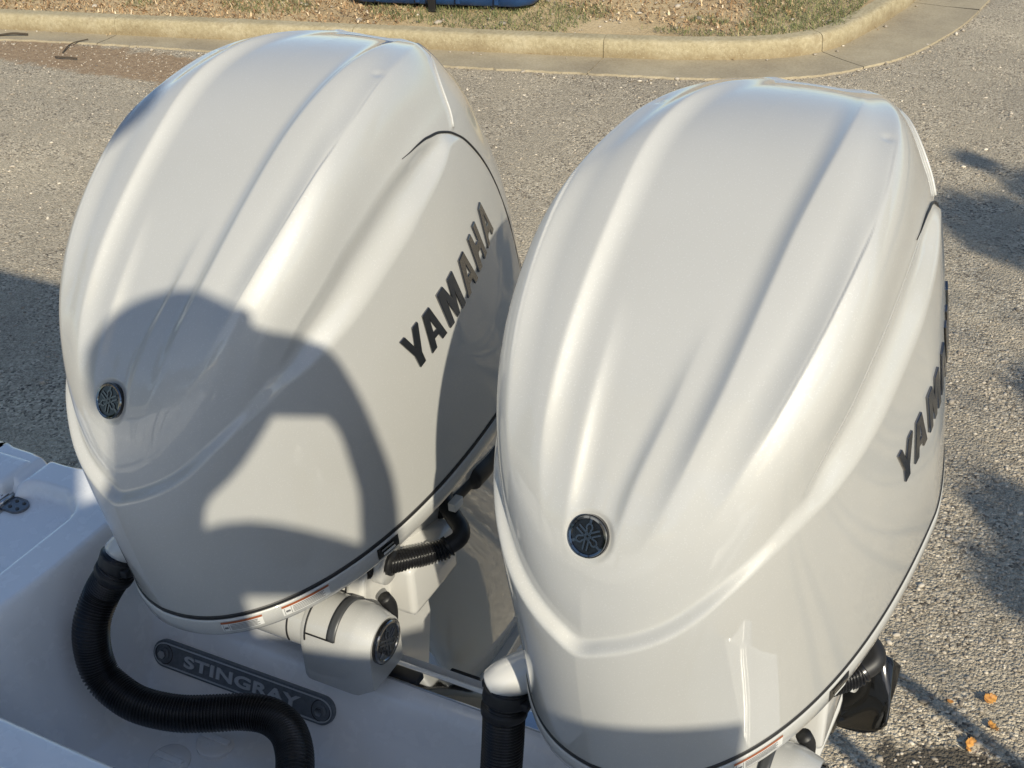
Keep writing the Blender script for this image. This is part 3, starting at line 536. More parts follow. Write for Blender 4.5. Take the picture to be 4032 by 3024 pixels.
link('leg', me_grid(SHIFT(np.array(rows)), True, True, True, flip=False), M_LEG, eng)
gc = np.array([0, 1.35, -1.09]) + AX * 1.0 + np.array([-.015, -.10, -.01])          # gearcase centre
PA = np.array([0, math.cos(TILT), math.sin(TILT)])                              # propeller axis, aft
q = np.linspace(0, 1, 22); P = gc[None] + PA[None] * (q * .62 - .36)[:, None]; rad = .062 * np.sin(np.pi * np.clip(q * .86 + .02, 0, 1)) ** .6
link('gearcase', tube_mesh(SHIFT(P), rad, 24), M_PAINT2, eng)
rows = []
for dn, y0, y1, hw in ((.84, 1.22, 1.50, .035), (.95, 1.14, 1.42, .026), (1.05, 1.1, 1.34, .02)):
    c_, s_ = np.cos(a), np.sin(a); rows.append(np.stack([hw * s_, (y0 + y1) / 2 + (y1 - y0) / 2 * c_ + AX[1] * dn, -1.09 + AX[2] * dn + 0 * c_], 1))
link('strut', me_grid(SHIFT(np.array(rows)), True, True, True), M_PAINT2, eng)
c0 = gc + AX * -.16 + PA * .06; cav = [(x, y) for x, y in stadium(.15, .085)]
link('cavitation_plate', prism_mesh([cav], SHIFT(c0), PA, [1., 0, 0], -AX, .008), M_PAINT2, eng, False)
sk = [(-.12, 0), (.12, 0), (.09, .12), (.05, .17), (.0, .16)]; link('skeg', prism_mesh([sk], SHIFT(gc + AX * .05 - np.array([.004, 0, 0])), PA, AX, [1., 0, 0], .008), M_PAINT2, eng, False)
hub = gc + PA * .30
prop = link('propeller', tube_mesh(SHIFT(np.array([hub + PA * s_ for s_ in np.linspace(-.07, .08, 10)])), np.interp(np.linspace(0, 1, 10), [0, .3, .8, 1], [.06, .062, .055, .052]), 28), M_GLOSSBLACK, eng)
pu, pv = np.array([1., 0, 0]), np.cross(PA, [1., 0, 0])
for k_ in range(3):
    ph0 = math.radians(-22 + 120 * k_); rows = []
    for rr_ in np.linspace(.045, .150, 16):
        w = .72 * math.sqrt(max(0., 1 - ((rr_ - .075) / .0765) ** 2)) + .02; row = []
        for s_ in np.linspace(-1, 1, 15):
            ph = ph0 + s_ * w * (1.0 - .12 * rr_ / .185) + .25 * (rr_ / .185) ** 2; row.append(hub + rr_ * (math.cos(ph) * pu + math.sin(ph) * pv) + PA * (-s_ * .072 * (1 - .25 * rr_ / .185) + .035 * (rr_ / .185) ** 2 + .012 * s_ * s_))
        rows.append(row)
    bl = link('blade', me_grid(SHIFT(np.array(rows))), M_GLOSSBLACK, prop); sd = bl.modifiers.new('s', 'SOLIDIFY'); sd.thickness = .006; sd.offset = 0
# steering actuator across the front of the bracket (world-aligned with the transom)
AY, AZ, AR = 1.10, -1.302, .046
cyl = tube_mesh([(x, AY, AZ) for x in np.linspace(-1.13, -.955, 12)], AR, 40); act = link('steering_actuator', loc_mesh(cyl), M_PAINT, eng, True, 40)
# end housing: square below, domed above, chamfered toward the end cap
sec_a = np.radians(np.linspace(0, 180, 25)); def_sec = [(AY + .050 * math.cos(q_), AZ + .050 * math.sin(q_)) for q_ in sec_a[:23]] + [(AY - .0515, AZ - .006), (AY - .052, AZ - .03), (AY - .052, AZ - .074), (AY - .050, AZ - .080), (AY - .044, AZ - .083), (AY, AZ - .084), (AY + .044, AZ - .083), (AY + .050, AZ - .079), (AY + .052, AZ - .03)]
ds = np.array(def_sec); rows = []
for x, s_ in ((-.957, .965), (-.953, .99), (-.948, 1.), (-.872, 1.), (-.862, .985), (-.842, .86), (-.836, .82)): rows.append(np.c_[np.full(len(ds), x), (ds - [AY, AZ]) * s_ + [AY, AZ]])
hs = link('actuator_housing', loc_mesh(me_grid(np.array(rows), True, True, True)), M_PAINT, eng, True, 38)
def arc_band(x0, x1, a0, a1, r, m, name, parent):
    aa = np.radians(np.linspace(a0, a1, 24)); R_ = np.array([[(x, AY + r * math.cos(q_), AZ + r * math.sin(q_)) for q_ in aa] for x in np.linspace(x0, x1, 4)]); o = link(name, loc_mesh(me_grid(R_)), m, parent); sd = o.modifiers.new('s', 'SOLIDIFY'); sd.thickness = .002; sd.offset = 1; return o
arc_band(-.908, -.893, 40, 161, .0505, M_DKGREY, 'dark_band', hs); arc_band(-.9485, -.9465, 10, 175, .0503, M_BLACK, 'joint_line', hs); arc_band(-.946, -.895, 160, 162, .0504, M_BLACK, 'joint_line', hs)
arc_band(-.985, -.983, 0, 200, .0462, M_BLACK, 'joint_line', act)
ep = to_loc(np.array([-.8362, AY, AZ + .002])); R3 = np.array([[cp, spn, 0], [-spn, cp, 0], [0, 0, 1]]); emblem(hs, ep + R3 @ np.array([.004, 0, 0]), R3 @ np.array([0, 1., 0]), [0, 0, 1.], R3 @ np.array([1., 0, 0]), .036, True)
link('plug', loc_mesh(tube_mesh([(-.856, AY - .030, AZ - .050), (-.8435, AY - .030, AZ - .050)], .0075, 16)), M_BLACK, hs)
# swivel and clamp bracket
def lump(name, pts, r, m, seg=28): return link(name, loc_mesh(tube_mesh(catmull(pts, 6), r, seg)), m, eng)
link('swivel_bracket', loc_mesh(box_mesh((-1.20, 1.16, -1.62), (-.93, 1.36, -1.19), .035, 4)), M_PAINT2, eng)
for xa, xb in ((-1.235, -1.205), (-.935, -.900)):
    pf = [(1.12, -1.36), (1.15, -1.25), (1.20, -1.205), (1.26, -1.21), (1.31, -1.27), (1.33, -1.45), (1.27, -1.75), (1.22, -1.78), (1.20, -1.60), (1.17, -1.42)]
    mm_ = prism_mesh([pf], (xa, 0, 0), (0, 1, 0), (0, 0, 1), (1, 0, 0), xb - xa); o = link('clamp_bracket', loc_mesh(mm_), M_PAINT2, eng, False); bv = o.modifiers.new('b', 'BEVEL'); bv.width = .008; bv.segments = 3
lump('dark_stop', [(-.872, 1.160, -1.275), (-.866, 1.166, -1.30), (-.868, 1.160, -1.35)], .011, M_BLACK, 16)
link('leg_decal', loc_mesh(box_mesh((-.965, 1.462, -1.80), (-.90, 1.475, -1.752), .003)), M_BLACK, eng)
lump('pivot_knuckle', [(-.95, 1.20, -1.245), (-.885, 1.205, -1.245)], .036, M_PAINT2); lump('pivot_cap', [(-.887, 1.205, -1.245), (-.878, 1.205, -1.245)], .020, M_BLACK)
o = link('stop_lever', loc_mesh(tube_mesh(catmull([(-.925, 1.155, -1.205), (-.915, 1.175, -1.19), (-.905, 1.19, -1.205), (-.90, 1.19, -1.235)], 6), .011, 12)), M_DKGREY, eng)
link('bracket_cover', loc_mesh(box_mesh((-.965, 1.215, -1.36), (-.855, 1.36, -1.262), .012, 3)), M_PAINT2, eng)
lump('bracket_boss', [(-.86, 1.28, -1.27), (-.832, 1.275, -1.262)], .018, M_PAINT2, 20)
def corrugate(P, r, pitch, depth, ends=.02):
    P, s = resample(catmull(P, 14), pitch / 6); rad = r + depth * np.clip(np.cos(s / pitch * 2 * np.pi) * 1.4, -1, 1); e = np.minimum(s, s[-1] - s) < ends; return P, np.where(e, r + depth, rad)
P, rd = corrugate([(-.91, 1.17, -1.238), (-.893, 1.2, -1.247), (-.860, 1.25, -1.258), (-.835, 1.28, -1.259), (-.827, 1.29, -1.255)], .0165, .0052, .0016, .004); link('drain_hose', loc_mesh(tube_mesh(P, rd, 18)), M_CORR, eng)
P = resample(catmull([(-.835, 1.28, -1.259), (-.815, 1.302, -1.246), (-.820, 1.318, -1.238), (-.838, 1.33, -1.232), (-.866, 1.35, -1.222), (-.88, 1.37, -1.21)], 10), .005)[0]; link('hose_elbow', loc_mesh(tube_mesh(P, .0145, 18)), M_BLACK, eng)
link('hose_tag', loc_mesh(box_mesh((-.846, 1.325, -1.216), (-.832, 1.352, -1.200), .002)), M_LABELW, eng)
P = resample(catmull([(-.884, 1.35, -1.245), (-.880, 1.41, -1.243), (-.876, 1.45, -1.237), (-.877, 1.49, -1.235), (-.881, 1.535, -1.22)], 10), .005)[0]; link('water_hose', loc_mesh(tube_mesh(P, np.interp(np.linspace(0, 1, len(P)), [0, .45, .5, .9, 1], [.017, .018, .027, .03, .012]), 20)), M_BLACK, eng)
# rigging boot on the left shoulder of the pan
lump('rigging_boot', [(-1.17, 1.05, -1.150), (-1.205, 1.03, -1.168), (-1.232, 1.012, -1.185), (-1.243, 1.005, -1.198)], np.linspace(.026, .0305, 19), M_PAINT2, 24)
link('vent_grille', loc_mesh(box_mesh((-1.165, .995, -1.275), (-1.08, 1.02, -1.215), .004)), M_DKGREY, eng)
for k_ in range(4): link('grille_slat', loc_mesh(box_mesh((-1.162, .990, -1.268 + .014 * k_), (-1.083, .996, -1.262 + .014 * k_), .001)), M_PAINT2, eng)

tag(eng, 'pearl white outboard motor farther from camera, round shadow across its front', 'outboard motor', 'twin outboard motors on the transom')
eng2 = copy_tree(eng); eng2.location.x += .66
tag(eng2, 'pearl white outboard motor nearest the camera, its front almost wholly sunlit', 'outboard motor', 'twin outboard motors on the transom')

# ================================================================== BOAT
def W(x, y, z): return (x, y, z + GZ)
boat = empty('motor_boat', W(-.74, 0, -2.2)); tag(boat, 'white fibreglass boat stern with splash well, seen from its cockpit', 'boat')
BO = np.array([-.74, 0, -2.2 + GZ])
def BL(P): return np.asarray(P, float) + np.array([0, 0, GZ]) - BO
def bl_mesh(me):
    V = np.array([v.co[:] for v in me.vertices]); me.vertices.foreach_set('co', BL(V).astype(np.float32).ravel()); me.update(); return me
# moulded splash well as a height field
prof = np.array([(.30, -1.20), (.60, -1.20), (.665, -1.199), (.682, -1.203), (.690, -1.215), (.70, -1.28), (.712, -1.46), (.735, -1.535), (.80, -1.553), (.93, -1.545), (.985, -1.535), (1.015, -1.518), (1.035, -1.497), (1.06, -1.463), (1.082, -1.422), (1.092, -1.409), (1.106, -1.401), (1.15, -1.400), (1.162, -1.404), (1.170, -1.42), (1.178, -1.62), (1.19, -1.85)])
ys = np.unique(np.r_[np.arange(.34, .66, .02), np.arange(.66, .74, .004), np.arange(.74, 1.0, .01), np.arange(1.0, 1.33, .005)]); xs = np.r_[np.arange(-2.12, -1.70, .02), np.arange(-1.70, -1.30, .005), np.arange(-1.30, -.18, .02), np.arange(-.18, .65, .010)]
XX, YY = np.meshgrid(xs, ys, indexing='ij'); zp = np.interp(YY, prof[:, 0], prof[:, 1])
def smax(a, b, k): h = np.clip(.5 + .5 * (a - b) / k, 0, 1); return b + (a - b) * h + k * h * (1 - h)
sx = np.where(XX < -.74, XX, -1.48 - XX)                                     # mirror about the centreline
edge = -1.385 + .045 * np.sin((YY - .70) * 3.6) - .10 * sm((.86 - YY) / .2)   # inner edge of the side deck
wall = np.clip((edge - sx) / .05, -3, 1.); dk = np.where(wall > 0, -1.262 - .0 * wall, -1.262 + wall * .105)
dk = -1.62 + (.362) * sm((edge - sx + .075) / .085)
qx, qy = np.abs(sx + 1.515) - .075 + .055, np.abs(YY - .80) - .315 + .055                     # sunken tread panel with rounded corners
sdf = np.hypot(np.maximum(qx, 0), np.maximum(qy, 0)) + np.minimum(np.maximum(qx, qy), 0) - .055
lip = sm((sdf + .002) / .016); dk = dk + .026 * lip * sm((-1.36 - sx + .02) / .02) * np.where(sx < -1.588, sm((YY - 1.10) / .02), 1.)
dk = dk - .012 * np.exp(-((sx + 1.592) / .008) ** 2)
aft = np.where(XX < -.74, 1.195, .80); dk = dk - .75 * sm((YY - aft - .012 * np.sin(sx * 9)) / .03) - .6 * sm((-2.02 - sx) / .05)
zp = zp - .6 * sm((XX + .135) / .05) * sm((YY - .80) / .05); zh = smax(zp, np.where(sx < edge + .09, dk, -9), .035)
HM = np.stack([XX, YY, zh], -1); link('splash_well', me_grid(BL(HM)), M_GEL, boat)
hl_ = rrect(.215, .20, .035, 8); lay = [np.c_[hl_[:, 0] * s1_ - 1.815, hl_[:, 1] * s1_ + .965, np.full(len(hl_), z_)] for z_, s1_ in ((-1.275, 1.), (-1.258, 1.), (-1.253, .988), (-1.2515, .96))]
link('hatch_lid', me_grid(BL(np.array(lay)), True, True, True), M_GEL, boat, True, 50)
link('hatch_seam', bl_mesh(tube_mesh(catmull([(-1.592, .76, -1.259), (-1.592, .95, -1.259), (-1.593, 1.155, -1.257), (-1.60, 1.175, -1.257), (-1.66, 1.182, -1.257)], 6), .0022, 8)), M_DKGREY, boat)
link('hatch_lip', bl_mesh(box_mesh((-2.02, 1.085, -1.27), (-1.603, 1.168, -1.228), .016, 4)), M_GEL, boat)
# hull shell below and forward
hullp = []
for y, hw, zk in ((1.20, 1.26, -2.16), (.84, 1.28, -2.18), (.78, 1.29, -2.18), (0.2, 1.32, -2.2), (-1.5, 1.30, -2.2), (-3.2, 1.0, -2.1), (-4.6, .42, -1.85), (-5.2, .06, -1.5)):
    hr = .62 if y > .8 else hw
    hullp.append([(-.74 - hw, y, -1.27 + .05 * max(0, -y) * .6), (-.74 - hw * .97, y, -1.6), (-.74 - hw * .88, y, -1.95), (-.74, y, zk), (-.74 + hr * .88, y, -1.95), (-.74 + hr * .97, y, -1.6), (-.74 + hr, y, -1.33 + .05 * max(0, -y) * .6)])
link('hull', bl_mesh(me_grid(np.array(hullp), False)), M_GEL, boat)
link('transom', bl_mesh(me_from([(-2.0, 1.196, -1.43), (-.13, 1.196, -1.43), (-.15, 1.196, -1.95), (-.74, 1.196, -2.16), (-1.98, 1.196, -1.95)], [(0, 1, 2, 3, 4)])), M_GEL, boat, False)
link('cockpit_sole', bl_mesh(box_mesh((-1.95, -3.2, -1.50), (.47, .36, -1.45), .01)), M_GEL, boat)
for xa, xb in ((-2.06, -1.86), (.38, .58)): link('gunwale', bl_mesh(box_mesh((xa, -3.4, -1.45), (xb, .36, -1.02), .03, 4)), M_GEL, boat)
link('bulkhead_step', bl_mesh(box_mesh((-1.88, .10, -1.46), (.40, .5995, -1.232), .012, 3)), M_GEL, boat)
link('metal_trim', bl_mesh(box_mesh((-.87, 1.116, -1.405), (-.585, 1.146, -1.3965), .0015)), M_CHROME, boat)
link('trim_pad', bl_mesh(box_mesh((-.862, 1.120, -1.400), (-.80, 1.142, -1.391), .004)), M_BLACK, boat)
# name plate with two bolts
pb0, pb1 = np.array((-1.265, 1.060, -1.463)), np.array((-.945, 1.062, -1.459)); pc = (pb0 + pb1) / 2
exn = (pb1 - pb0); hl = np.linalg.norm(exn) / 2; exn /= np.linalg.norm(exn); fn = np.array([0, -.889, .458]); fn -= exn * (fn @ exn); fn /= np.linalg.norm(fn); eyn = np.cross(fn, exn)
plate = link('name_plate', prism_mesh([stadium(hl, .0235)], BL(pc - fn * .003), exn, eyn, fn, .012), M_PLATE, boat, False); bv = plate.modifiers.new('b', 'BEVEL'); bv.width = .003; bv.segments = 3; bv.limit_method = 'ANGLE'
plate['label'] = 'slate grey name plate reading STINGRAY'
rows = [np.array([BL(pc + exn * x * s_ + eyn * y * s2 + fn * h) for x, y in stadium(hl, .0235)]) for s_, s2, h in ((.985, .86, .0092), (.984, .83, .0106), (.978, .77, .0106), (.977, .74, .0092))]
link('plate_rim', me_grid(np.array(rows), True), M_PLATELET, plate, True, 40)
for c_ in (pb0, pb1):
    rows = [[BL(c_ + exn * q_ * math.cos(t_) + eyn * q_ * math.sin(t_) + fn * h) for t_ in np.linspace(0, 2 * np.pi, 36, endpoint=False)] for q_, h in ((.0185, .0092), (.0178, .0100), (.0168, .0092))]
    link('bolt_ring', me_grid(np.array(rows), True), M_BLACK, plate)
    wz = link('washer', prism_mesh([circle(.0115, 24)], BL(c_), exn, eyn, fn, .0115), M_PLATE, plate, False)
    link('bolt_head', prism_mesh([circle(.0075, 6)], BL(c_), exn, eyn, fn, .017), M_STEEL, wz, False)
cu = bpy.data.curves.new('t', 'FONT'); cu.body = 'STINGRAY'; cu.size = 1.; cu.offset = .03; cu.extrude = .02; cu.align_x = 'CENTER'; cu.align_y = 'CENTER'; cu.space_character = 1.06
tmp = bpy.data.objects.new('t', cu); COL.objects.link(tmp); bpy.context.view_layer.update(); dg = bpy.context.evaluated_depsgraph_get(); tme = bpy.data.meshes.new_from_object(tmp.evaluated_get(dg)); bpy.data.objects.remove(tmp)
V = np.array([v.co[:] for v in tme.vertices]); V -= (V.max(0) + V.min(0)) / 2; ext = V.max(0) - V.min(0); V[:, 0] *= .236 / ext[0]; V[:, 1] *= .0205 / ext[1]; V[:, 2] *= .0016 / ext[2]
V = BL(pc + exn * (V[:, :1] + .002) + eyn * V[:, 1:2] * 1. + fn * (V[:, 2:3] + .0098)); tme.vertices.foreach_set('co', V.astype(np.float32).ravel()); tme.update(); link('plate_lettering', tme, M_PLATELET, plate, False)['label'] = 'raised grey letters STINGRAY'
# drain fittings, hinge, deck fitting
def fitting(c_, r):
    f = link('drain_fitting', bl_mesh(tube_mesh([(c_[0], c_[1], c_[2] - .004), (c_[0], c_[1], c_[2] + .004), (c_[0], c_[1], c_[2] + .0075)], [r, r, r * .86], 32)), M_GEL, boat, True, 40)
    link('drain_bar', bl_mesh(box_mesh((c_[0] - r * .8, c_[1] - r * .16, c_[2] + .006), (c_[0] + r * .8, c_[1] + r * .16, c_[2] + .012), .002)), M_GEL, f)
fitting((-1.115, .985, -1.5365), .034); fitting((-1.165, .925, -1.545), .034)
hz = -1.2545
hg = link('deck_hinge', prism_mesh([stadium(.030, .018)], BL((-1.590, 1.078, hz - .004)), (1, 0, 0), (0, 1, 0), (0, 0, 1), .0055), M_FORK, boat, True, 40)
link('hinge_knuckle', bl_mesh(tube_mesh([(-1.590, 1.060, hz + .003), (-1.590, 1.097, hz + .003)], .0042, 12)), M_STEEL, hg)
for dx in (-.036, -.019, .019, .036):
    for dy in (-.008, .008): link('screw_head', bl_mesh(tube_mesh([(-1.590 + dx, 1.078 + dy, hz + .000), (-1.590 + dx, 1.078 + dy, hz + .0028)], .0032, 10)), M_DKGREY, hg)
link('deck_fitting', bl_mesh(tube_mesh([(-1.075, .585, -1.203), (-1.075, .585, -1.190), (-1.075, .585, -1.186)], [.034, .033, .028], 32)), M_GEL, boat, True, 40); link('fitting_cap', bl_mesh(tube_mesh([(-1.075, .585, -1.188), (-1.075, .585, -1.182)], .017, 24)), M_BLACK, boat, True, 40)
# hardtop added over the cockpit, unseen, sized to shade the yard
rr = rrect(.84, .62, .18, 8); lay = [np.c_[rr[:, 0] * s_ - .76, rr[:, 1] * s_ - .59, np.full(len(rr), z)] for z, s_ in ((.625, .97), (.635, 1.), (.675, 1.), (.69, .96))]
link('shade_hardtop', bl_mesh(me_grid(np.array(lay), True, True, True)), M_GEL, boat, True, 40)
for x, y in ((-1.5, -.5), (-.02, -1.0), (-1.45, -1.1), (-1.0, -1.15)): link('shade_hardtop_post', bl_mesh(tube_mesh([(x, y, -1.46), (x, y, .64)], .025, 16)), M_DKGREY, boat)

# unseen seat blocker and bench, added to shade deck, well and nearer motor
hs_ = empty('deck_shade_seat', W(0., -.68, -1.45)); tag(hs_, 'tall cream seat-shaped blocker added to shade the left deck, out of view', 'seat')
def part_box(p, o, lo, hi, m, name, bev=.02): 
    me = box_mesh(lo, hi, bev, 4); V = np.array([v.co[:] for v in me.vertices]) + np.array([0, 0, GZ]) - np.array(o.location); me.vertices.foreach_set('co', V.astype(np.float32).ravel()); me.update(); return link(name, me, m, o)
part_box(0, hs_, (-.22, -.66, -.60), (.20, -.58, .40), M_CUSH, 'backrest'); part_box(0, hs_, (-.24, -1.1, -.72), (.22, -.58, -.60), M_CUSH, 'seat'); part_box(0, hs_, (-.14, -1.0, -1.45), (.12, -.68, -.72), M_GEL, 'seat_base')
an = math.atan2(.205, .507); shade_bench = empty('well_shade_seat', W(.755, -.051, -1.45), an); tag(shade_bench, 'padded seat-shaped blocker added to shade the splash well, out of view', 'seat')
for lo, hi, m_, nm in (((-.68, -.07, .62), (0, 0, 1.299), M_CUSH, 'backrest'), ((-.46, -.42, .36), (0, -.09, .46), M_CUSH, 'seat'), ((-.45, -.40, 0), (-.01, -.01, .62), M_GEL, 'seat_base')): link(nm, box_mesh(lo, hi, .012, 3), m_, shade_bench)

# rigging conduits
def conduit(pts, r, label):
    P, rd = corrugate([W(*q_) for q_ in pts], r, .0052, .0017, .02); o = link('rigging_conduit', tube_mesh(P, rd, 28), M_CORR); tag(o, label, 'conduit', 'black rigging conduits in the splash well')
    for s0, s1 in ((2, 24), (34, 48)):
        a_ = P[s0:s1:3]; link('clamp', tube_mesh(a_, r + .0042, 30), M_BLACK, o)
    T = P[14] - P[8]; T /= np.linalg.norm(T); nrm_ = np.cross(T, [0, 0, 1.]); nrm_ /= np.linalg.norm(nrm_)
    for sg in (-1, 1): link('clamp_lug', box_mesh(tuple(P[14] + sg * nrm_ * (r + .006) - .006), tuple(P[14] + sg * nrm_ * (r + .006) + .006), .002), M_BLACK, o)
    return o
conduit([(-1.236, .998, -1.190), (-1.245, .988, -1.215), (-1.274, .973, -1.262), (-1.281, .945, -1.303), (-1.280, .931, -1.35), (-1.264, .922, -1.39), (-1.229, .918, -1.41), (-1.186, .919, -1.42), (-1.127, .934, -1.425), (-1.072, .960, -1.425), (-1.035, .980, -1.425), (-.994, .990, -1.425), (-.952, .979, -1.425), (-.918, .951, -1.425), (-.892, .915, -1.43), (-.87, .87, -1.45), (-.86, .79, -1.49)], .0275, 'long black corrugated conduit snaking in front of the name plate')
conduit([(-.572, 1.004, -1.192), (-.574, .995, -1.225), (-.575, .985, -1.29), (-.574, .965, -1.36), (-.568, .92, -1.42), (-.56, .85, -1.46), (-.55, .78, -1.49)], .0275, 'short black corrugated conduit hanging below the nearer motor')

# ================================================================== PHOTOGRAPHER (casts the round shadow, stands behind the lens)
s_ = np.array(SUN); u_ = np.cross([0, 0, 1.], s_); u_ /= np.linalg.norm(u_); v_ = np.cross(s_, u_)
def sv(u, v, a): return tuple(a * s_ + u * u_ + v * v_)
J = {}; E = []; RAD = {}
def jn(n, p, r, par=None):
    J[n] = p; RAD[n] = r
    if par: E.append((par, n))
jn('pelvis', (.18, -.42, -.52), (.16, .11)); jn('waist', (.19, -.42, -.30), (.155, .10), 'pelvis'); jn('chest', (.19, -.41, -.08), (.155, .105), 'waist'); jn('collar', (.148, -.375, .085), (.07, .06), 'chest'); jn('neck', (.155, -.345, .15), (.05, .05), 'collar')
jn('head0', (.165, -.30, .21), (.066, .068), 'neck'); jn('head1', sv(-.062, .085, .42), (.078, .09), 'head0'); jn('head2', sv(-.066, .145, .42), (.062, .068), 'head1')
jn('rsh', sv(-.012, -.158, .45), (.062, .062), 'collar'); jn('rel', sv(.175, -.235, .30), (.041, .041), 'rsh'); jn('rfm', sv(.184, -.11, .23), (.033, .033), 'rel'); jn('rwr', sv(.158, .0, .17), (.026, .026), 'rfm'); jn('rhd', sv(.112, .075, .11), (.044, .036), 'rwr'); jn('rhk', sv(.072, .105, .10), (.042, .032), 'rhd')
jn('lsh', (-.035, -.375, .055), (.056, .056), 'collar'); jn('lel', sv(-.12, -.26, .13), (.041, .041), 'lsh'); jn('lwr', sv(-.075, -.06, .13), (.028, .028), 'lel'); jn('lhd', sv(-.015, -.012, .075), (.038, .034), 'lwr'); jn('lhk', sv(.025, .012, .07), (.034, .03), 'lhd')
for sd, x in (('l', .08), ('r', .29)):
    jn(sd + 'hip', (x, -.40, -.60), (.085, .085), 'pelvis'); jn(sd + 'kn', (x + .005, -.37, -.98), (.058, .06), sd + 'hip'); jn(sd + 'an', (x + .01, -.42, -1.37), (.038, .04), sd + 'kn'); jn(sd + 'toe', (x + .015, -.27, -1.42), (.035, .025), sd + 'an')
for nm, base_, tips in (('r', 'rhk', [(.03, .135, .085), (.02, .11, .08), (.02, .085, .075), (.06, .06, .07)]), ('l', 'lhk', [(.07, .035, .05), (.06, .05, .05), (.05, .055, .05), (.0, .05, .05)])):
    for i, tp in enumerate(tips):
        mid_ = tuple((np.array(J[base_]) * .45 + np.array(sv(*tp)) * .55)); jn(f'{nm}f{i}a', mid_, (.0095, .0095), base_); jn(f'{nm}f{i}b', sv(*tp), (.008, .008), f'{nm}f{i}a')
names = list(J); me = bpy.data.meshes.new('person'); PO = np.array([.13, -.40, -1.45])
me.from_pydata([tuple(np.array(J[n]) - PO) for n in names], [(names.index(a_), names.index(b_)) for a_, b_ in E], []); me.update()
per = bpy.data.objects.new('person', me); COL.objects.link(per); per.location = W(*PO); md = per.modifiers.new('skin', 'SKIN'); md.use_smooth_shade = True; md2 = per.modifiers.new('sub', 'SUBSURF'); md2.levels = 1; md2.render_levels = 1
for i, n in enumerate(names): me.skin_vertices[0].data[i].radius = RAD[n]
me.skin_vertices[0].data[0].use_root = True; me.materials.append(M_SHIRT)
tag(per, 'person standing behind the lens holding a phone, only the shadow shows', 'person')
hc_ = np.array(sv(-.064, .112, .42)); a = np.linspace(0, 2 * np.pi, 32, endpoint=False); rows = [[hc_ - PO + np.array([.098 * q_ * math.cos(t_), .108 * q_ * math.sin(t_), h]) for t_ in a] for q_, h in ((1.0, -.02), (1.0, .0), (.95, .03), (.75, .055), (.4, .068), (.05, .072))]
link('cap', me_grid(np.array(rows), True, False, True), M_CAP, per); brim = [[hc_ - PO + np.array([-.05 + .1 * i_, .095 + .06 * (1 - (2 * i_ - 1) ** 2) * j_, -.012 - .01 * j_]) for i_ in np.linspace(0, 1, 11)] for j_ in np.linspace(-.3, 1, 5)]
o = link('cap_brim', me_grid(np.array(brim)), M_CAP, per); sd = o.modifiers.new('s', 'SOLIDIFY'); sd.thickness = .004
ph = empty('phone', tuple(np.array(RF) * -.012 + np.array(RX) * .056 - np.array(RD) * .066 + np.array([0, 0, GZ]))); ph.rotation_euler = cam.matrix_world.to_euler(); tag(ph, 'black phone held up by the photographer, out of view', 'phone')
link('phone_body', box_mesh((-.075, -.036, 0), (.075, .036, .008), .003), M_GLOSSBLACK, ph)

# ================================================================== TREE beside the yard (out of frame, dapples the ground)
tree = empty('shade_tree', (7.6, -2.6, 0)); tag(tree, 'leafy tree right of the yard, out of view, dappling the gravel', 'tree')
TO = np.array([7.6, -2.6, 0])
link('trunk', tube_mesh(catmull([(0, 0, 0), (.05, .05, 1.5), (-.1, .1, 3.2), (-.25, .2, 5.0), (-.4, .2, 6.8)], 8), np.linspace(.22, .07, 33), 14), M_WOOD, tree)
targets = [((-.40, 6.2), .34, 3.8), ((-.20, 6.75), .26, 4.0), ((-.72, 7.08), .10, 3.8), ((-.03, 3.80), .15, 3.2), ((.05, 3.42), .17, 3.3), ((.15, 4.6), .25, 3.5), ((.3, 5.4), .3, 3.6)]
cr = []
for (gx, gy), rad_, hgt in targets:
    c_ = np.array([gx, gy, 0]) + s_ * (hgt / s_[2]) - TO; n_ = int(420 * (rad_ / .2) ** 2); d_ = rng.normal(0, 1, (n_, 3)); d_ /= np.linalg.norm(d_, axis=1)[:, None]; cr.append(c_ + d_ * (rng.uniform(0, 1, (n_, 1)) ** .5) * rad_ * [1, 1, .8])
    link('limb', tube_mesh(catmull([(-.15, .12, 3.6), tuple(np.array([-.2, .15, 4.2]) * .5 + c_ * .45), tuple(c_)], 6), np.linspace(.05, .012, 13), 8), M_WOOD, tree)
d_ = rng.normal(0, 1, (1500, 3)); d_ /= np.linalg.norm(d_, axis=1)[:, None]; cr.append(np.array([.3, -.3, 6.6]) + d_ * rng.uniform(0, 1, (1500, 1)) ** .4 * [1.9, 1.9, 1.5])
cr = np.vstack(cr); n_ = len(cr); ax_ = rng.normal(0, 1, (n_, 3)); ax_ /= np.linalg.norm(ax_, axis=1)[:, None]; bx_ = np.cross(ax_, rng.normal(0, 1, (n_, 3))); bx_ /= np.linalg.norm(bx_, axis=1)[:, None]
ax_ = ax_ * .6 + np.array([.75, -.35, -.3]); ax_ /= np.linalg.norm(ax_, axis=1)[:, None]; V = np.stack([cr - ax_ * .10, cr + bx_ * .013, cr + ax_ * .10, cr - bx_ * .013], 1).reshape(-1, 3); link('crown', me_from(V, (np.arange(n_)[:, None] * 4 + np.arange(4)).tolist()), M_LEAFG, tree, False)
